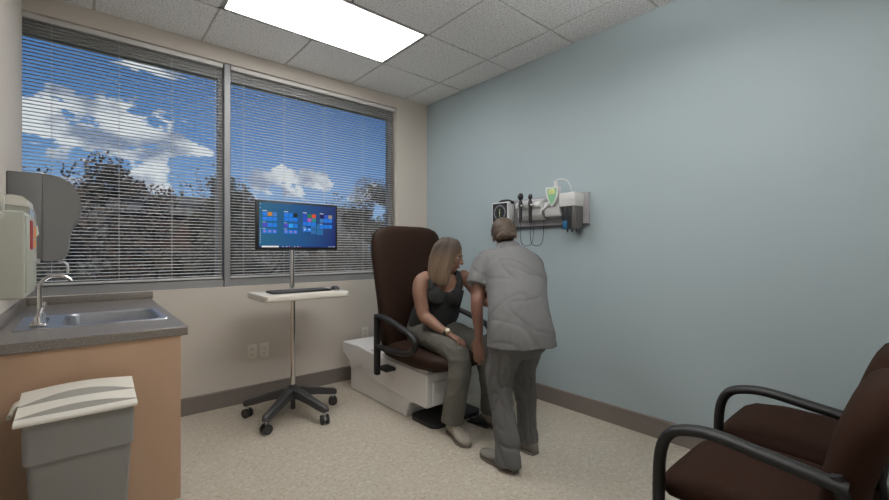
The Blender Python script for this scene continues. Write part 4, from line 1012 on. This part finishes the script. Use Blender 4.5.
TREES = [(-3.9, 7.0, 6.15, 1.5, 'leaf', 'tree behind the towel dispenser, leftmost beyond the blinds'),
         (-2.15, 8.4, 6.85, 2.1, 'leaf2', 'broad tree above the faucet, in the middle of the left window'),
         (-.2, 7.6, 6.75, 1.35, 'leaf', 'tree crossed by the window mullion'),
         (1.05, 9.2, 6.3, 1.6, 'leaf2', 'lower tree behind the monitor'),
         (4.7, 9.0, 7.3, 1.75, 'leaf', 'tallest tree, right of the monitor'),
         (6.6, 9.6, 6.9, 1.9, 'leaf2', 'rightmost tree, near the right edge of the window'),
         (3.0, 9.8, 6.1, 1.4, 'leaf2', 'low tree just right of the monitor, behind the blind')]
for i, (x, y, h, r, mm, lb) in enumerate(TREES): tree('tree', lb, x, y, h, r, M[mm], 10 + i)

sl_ = bpy.data.lights.new('sun', 'SUN'); so_ = bpy.data.objects.new('sun', sl_); COL.objects.link(so_); sl_.energy = 2.0; sl_.angle = .02; sl_.color = (1, .95, .88)
so_.rotation_euler = (math.radians(42), 0, math.radians(-25)); so_.location = (0, -6, 12)

# ------------------------------------------------------------------ sky with clouds
W = bpy.data.worlds.new('sky'); scn.world = W; W.use_nodes = True
nt = W.node_tree; N = nt.nodes; L = nt.links; bg = N['Background']
tc = N.new('ShaderNodeTexCoord'); sp = N.new('ShaderNodeSeparateXYZ'); L.new(tc.outputs['Generated'], sp.inputs[0])
def mth(op, a, b_=None, c=None):
    n = N.new('ShaderNodeMath'); n.operation = op
    for i, v in enumerate((a, b_, c)):
        if v is None: continue
        if isinstance(v, (int, float)): n.inputs[i].default_value = v
        else: L.new(v, n.inputs[i])
    return n.outputs[0]
yy_ = mth('MAXIMUM', mth('ABSOLUTE', sp.outputs[1]), .08)
gu = mth('DIVIDE', sp.outputs[0], yy_); gv = mth('DIVIDE', sp.outputs[2], yy_)
cb = N.new('ShaderNodeCombineXYZ'); L.new(gu, cb.inputs[0]); L.new(gv, cb.inputs[1])
mp = N.new('ShaderNodeMapping'); mp.inputs['Scale'].default_value = (1, 1.5, 1); L.new(cb.outputs[0], mp.inputs[0])
nz = N.new('ShaderNodeTexNoise'); nz.inputs['Scale'].default_value = 16; nz.inputs['Detail'].default_value = 8; nz.inputs['Roughness'].default_value = .58; L.new(mp.outputs[0], nz.inputs['Vector'])
bias = None
CL = [(-.035, .222, .085, .048), (.055, .232, .075, .052), (.02, .195, .06, .02), (.12, .215, .05, .022), (.175, .213, .03, .012), (.105, .165, .022, .035), (.09, .135, .05, .028), (.35, .157, .075, .032), (.43, .172, .055, .026), (.104, .356, .05, .010), (-.03, .12, .05, .015), (.60, .15, .05, .03)]
for cu, cv_, ru, rv in CL:
    e = mth('ADD', mth('POWER', mth('ABSOLUTE', mth('DIVIDE', mth('SUBTRACT', gu, cu), ru)), 2), mth('POWER', mth('ABSOLUTE', mth('DIVIDE', mth('SUBTRACT', gv, cv_), rv)), 2))
    g_ = mth('SUBTRACT', 1.0, e)
    bias = g_ if bias is None else mth('MAXIMUM', bias, g_)
bias = mth('MAXIMUM', bias, -2.2)
dens = mth('ADD', mth('MULTIPLY', bias, .17), mth('MULTIPLY', mth('SUBTRACT', nz.outputs['Fac'], .47), 1.5))
mr = N.new('ShaderNodeMapRange'); mr.interpolation_type = 'SMOOTHSTEP'; mr.inputs[1].default_value = -.01; mr.inputs[2].default_value = .08; L.new(dens, mr.inputs[0])
ramp = N.new('ShaderNodeValToRGB'); L.new(gv, ramp.inputs[0]); e = ramp.color_ramp.elements
e[0].position = 0; e[0].color = srgb(150, 184, 220); e[1].position = .75; e[1].color = srgb(56, 94, 150)
x_ = ramp.color_ramp.elements.new(.22); x_.color = srgb(98, 144, 202)
x_ = ramp.color_ramp.elements.new(.42); x_.color = srgb(72, 113, 172)
nz2 = N.new('ShaderNodeTexNoise'); nz2.inputs['Scale'].default_value = 14; nz2.inputs['Detail'].default_value = 5
mp2 = N.new('ShaderNodeMapping'); mp2.inputs['Location'].default_value = (.04, -.05, 3); L.new(mp.outputs[0], mp2.inputs[0]); L.new(mp2.outputs[0], nz2.inputs['Vector'])
cr = N.new('ShaderNodeValToRGB'); L.new(nz2.outputs['Fac'], cr.inputs[0]); cr.color_ramp.elements[0].position = .40; cr.color_ramp.elements[0].color = srgb(135, 150, 180); cr.color_ramp.elements[1].position = .56; cr.color_ramp.elements[1].color = srgb(226, 230, 238)
mx = N.new('ShaderNodeMix'); mx.data_type = 'RGBA'; L.new(mr.outputs[0], mx.inputs[0]); L.new(ramp.outputs[0], mx.inputs[6]); L.new(cr.outputs[0], mx.inputs[7])
L.new(mx.outputs[2], bg.inputs['Color']); bg.inputs['Strength'].default_value = 1.0

# ------------------------------------------------------------------ camera
cd = bpy.data.cameras.new('camera'); co = bpy.data.objects.new('camera', cd); COL.objects.link(co)
co.location = (-2.77, -3.516, 1.198); co.rotation_euler = (PI / 2, 0, -math.atan2(.651, .759)); cd.sensor_width = 36; cd.lens = 36 * 418.3 / 889; cd.clip_start = .02
scn.camera = co
vs = scn.view_settings; vs.view_transform = 'Standard'; vs.look = 'None'; vs.gamma = 1; vs.use_curve_mapping = False; vs.exposure = 0
scn.cycles.max_bounces = 10; scn.cycles.transparent_max_bounces = 24; scn.cycles.diffuse_bounces = 6
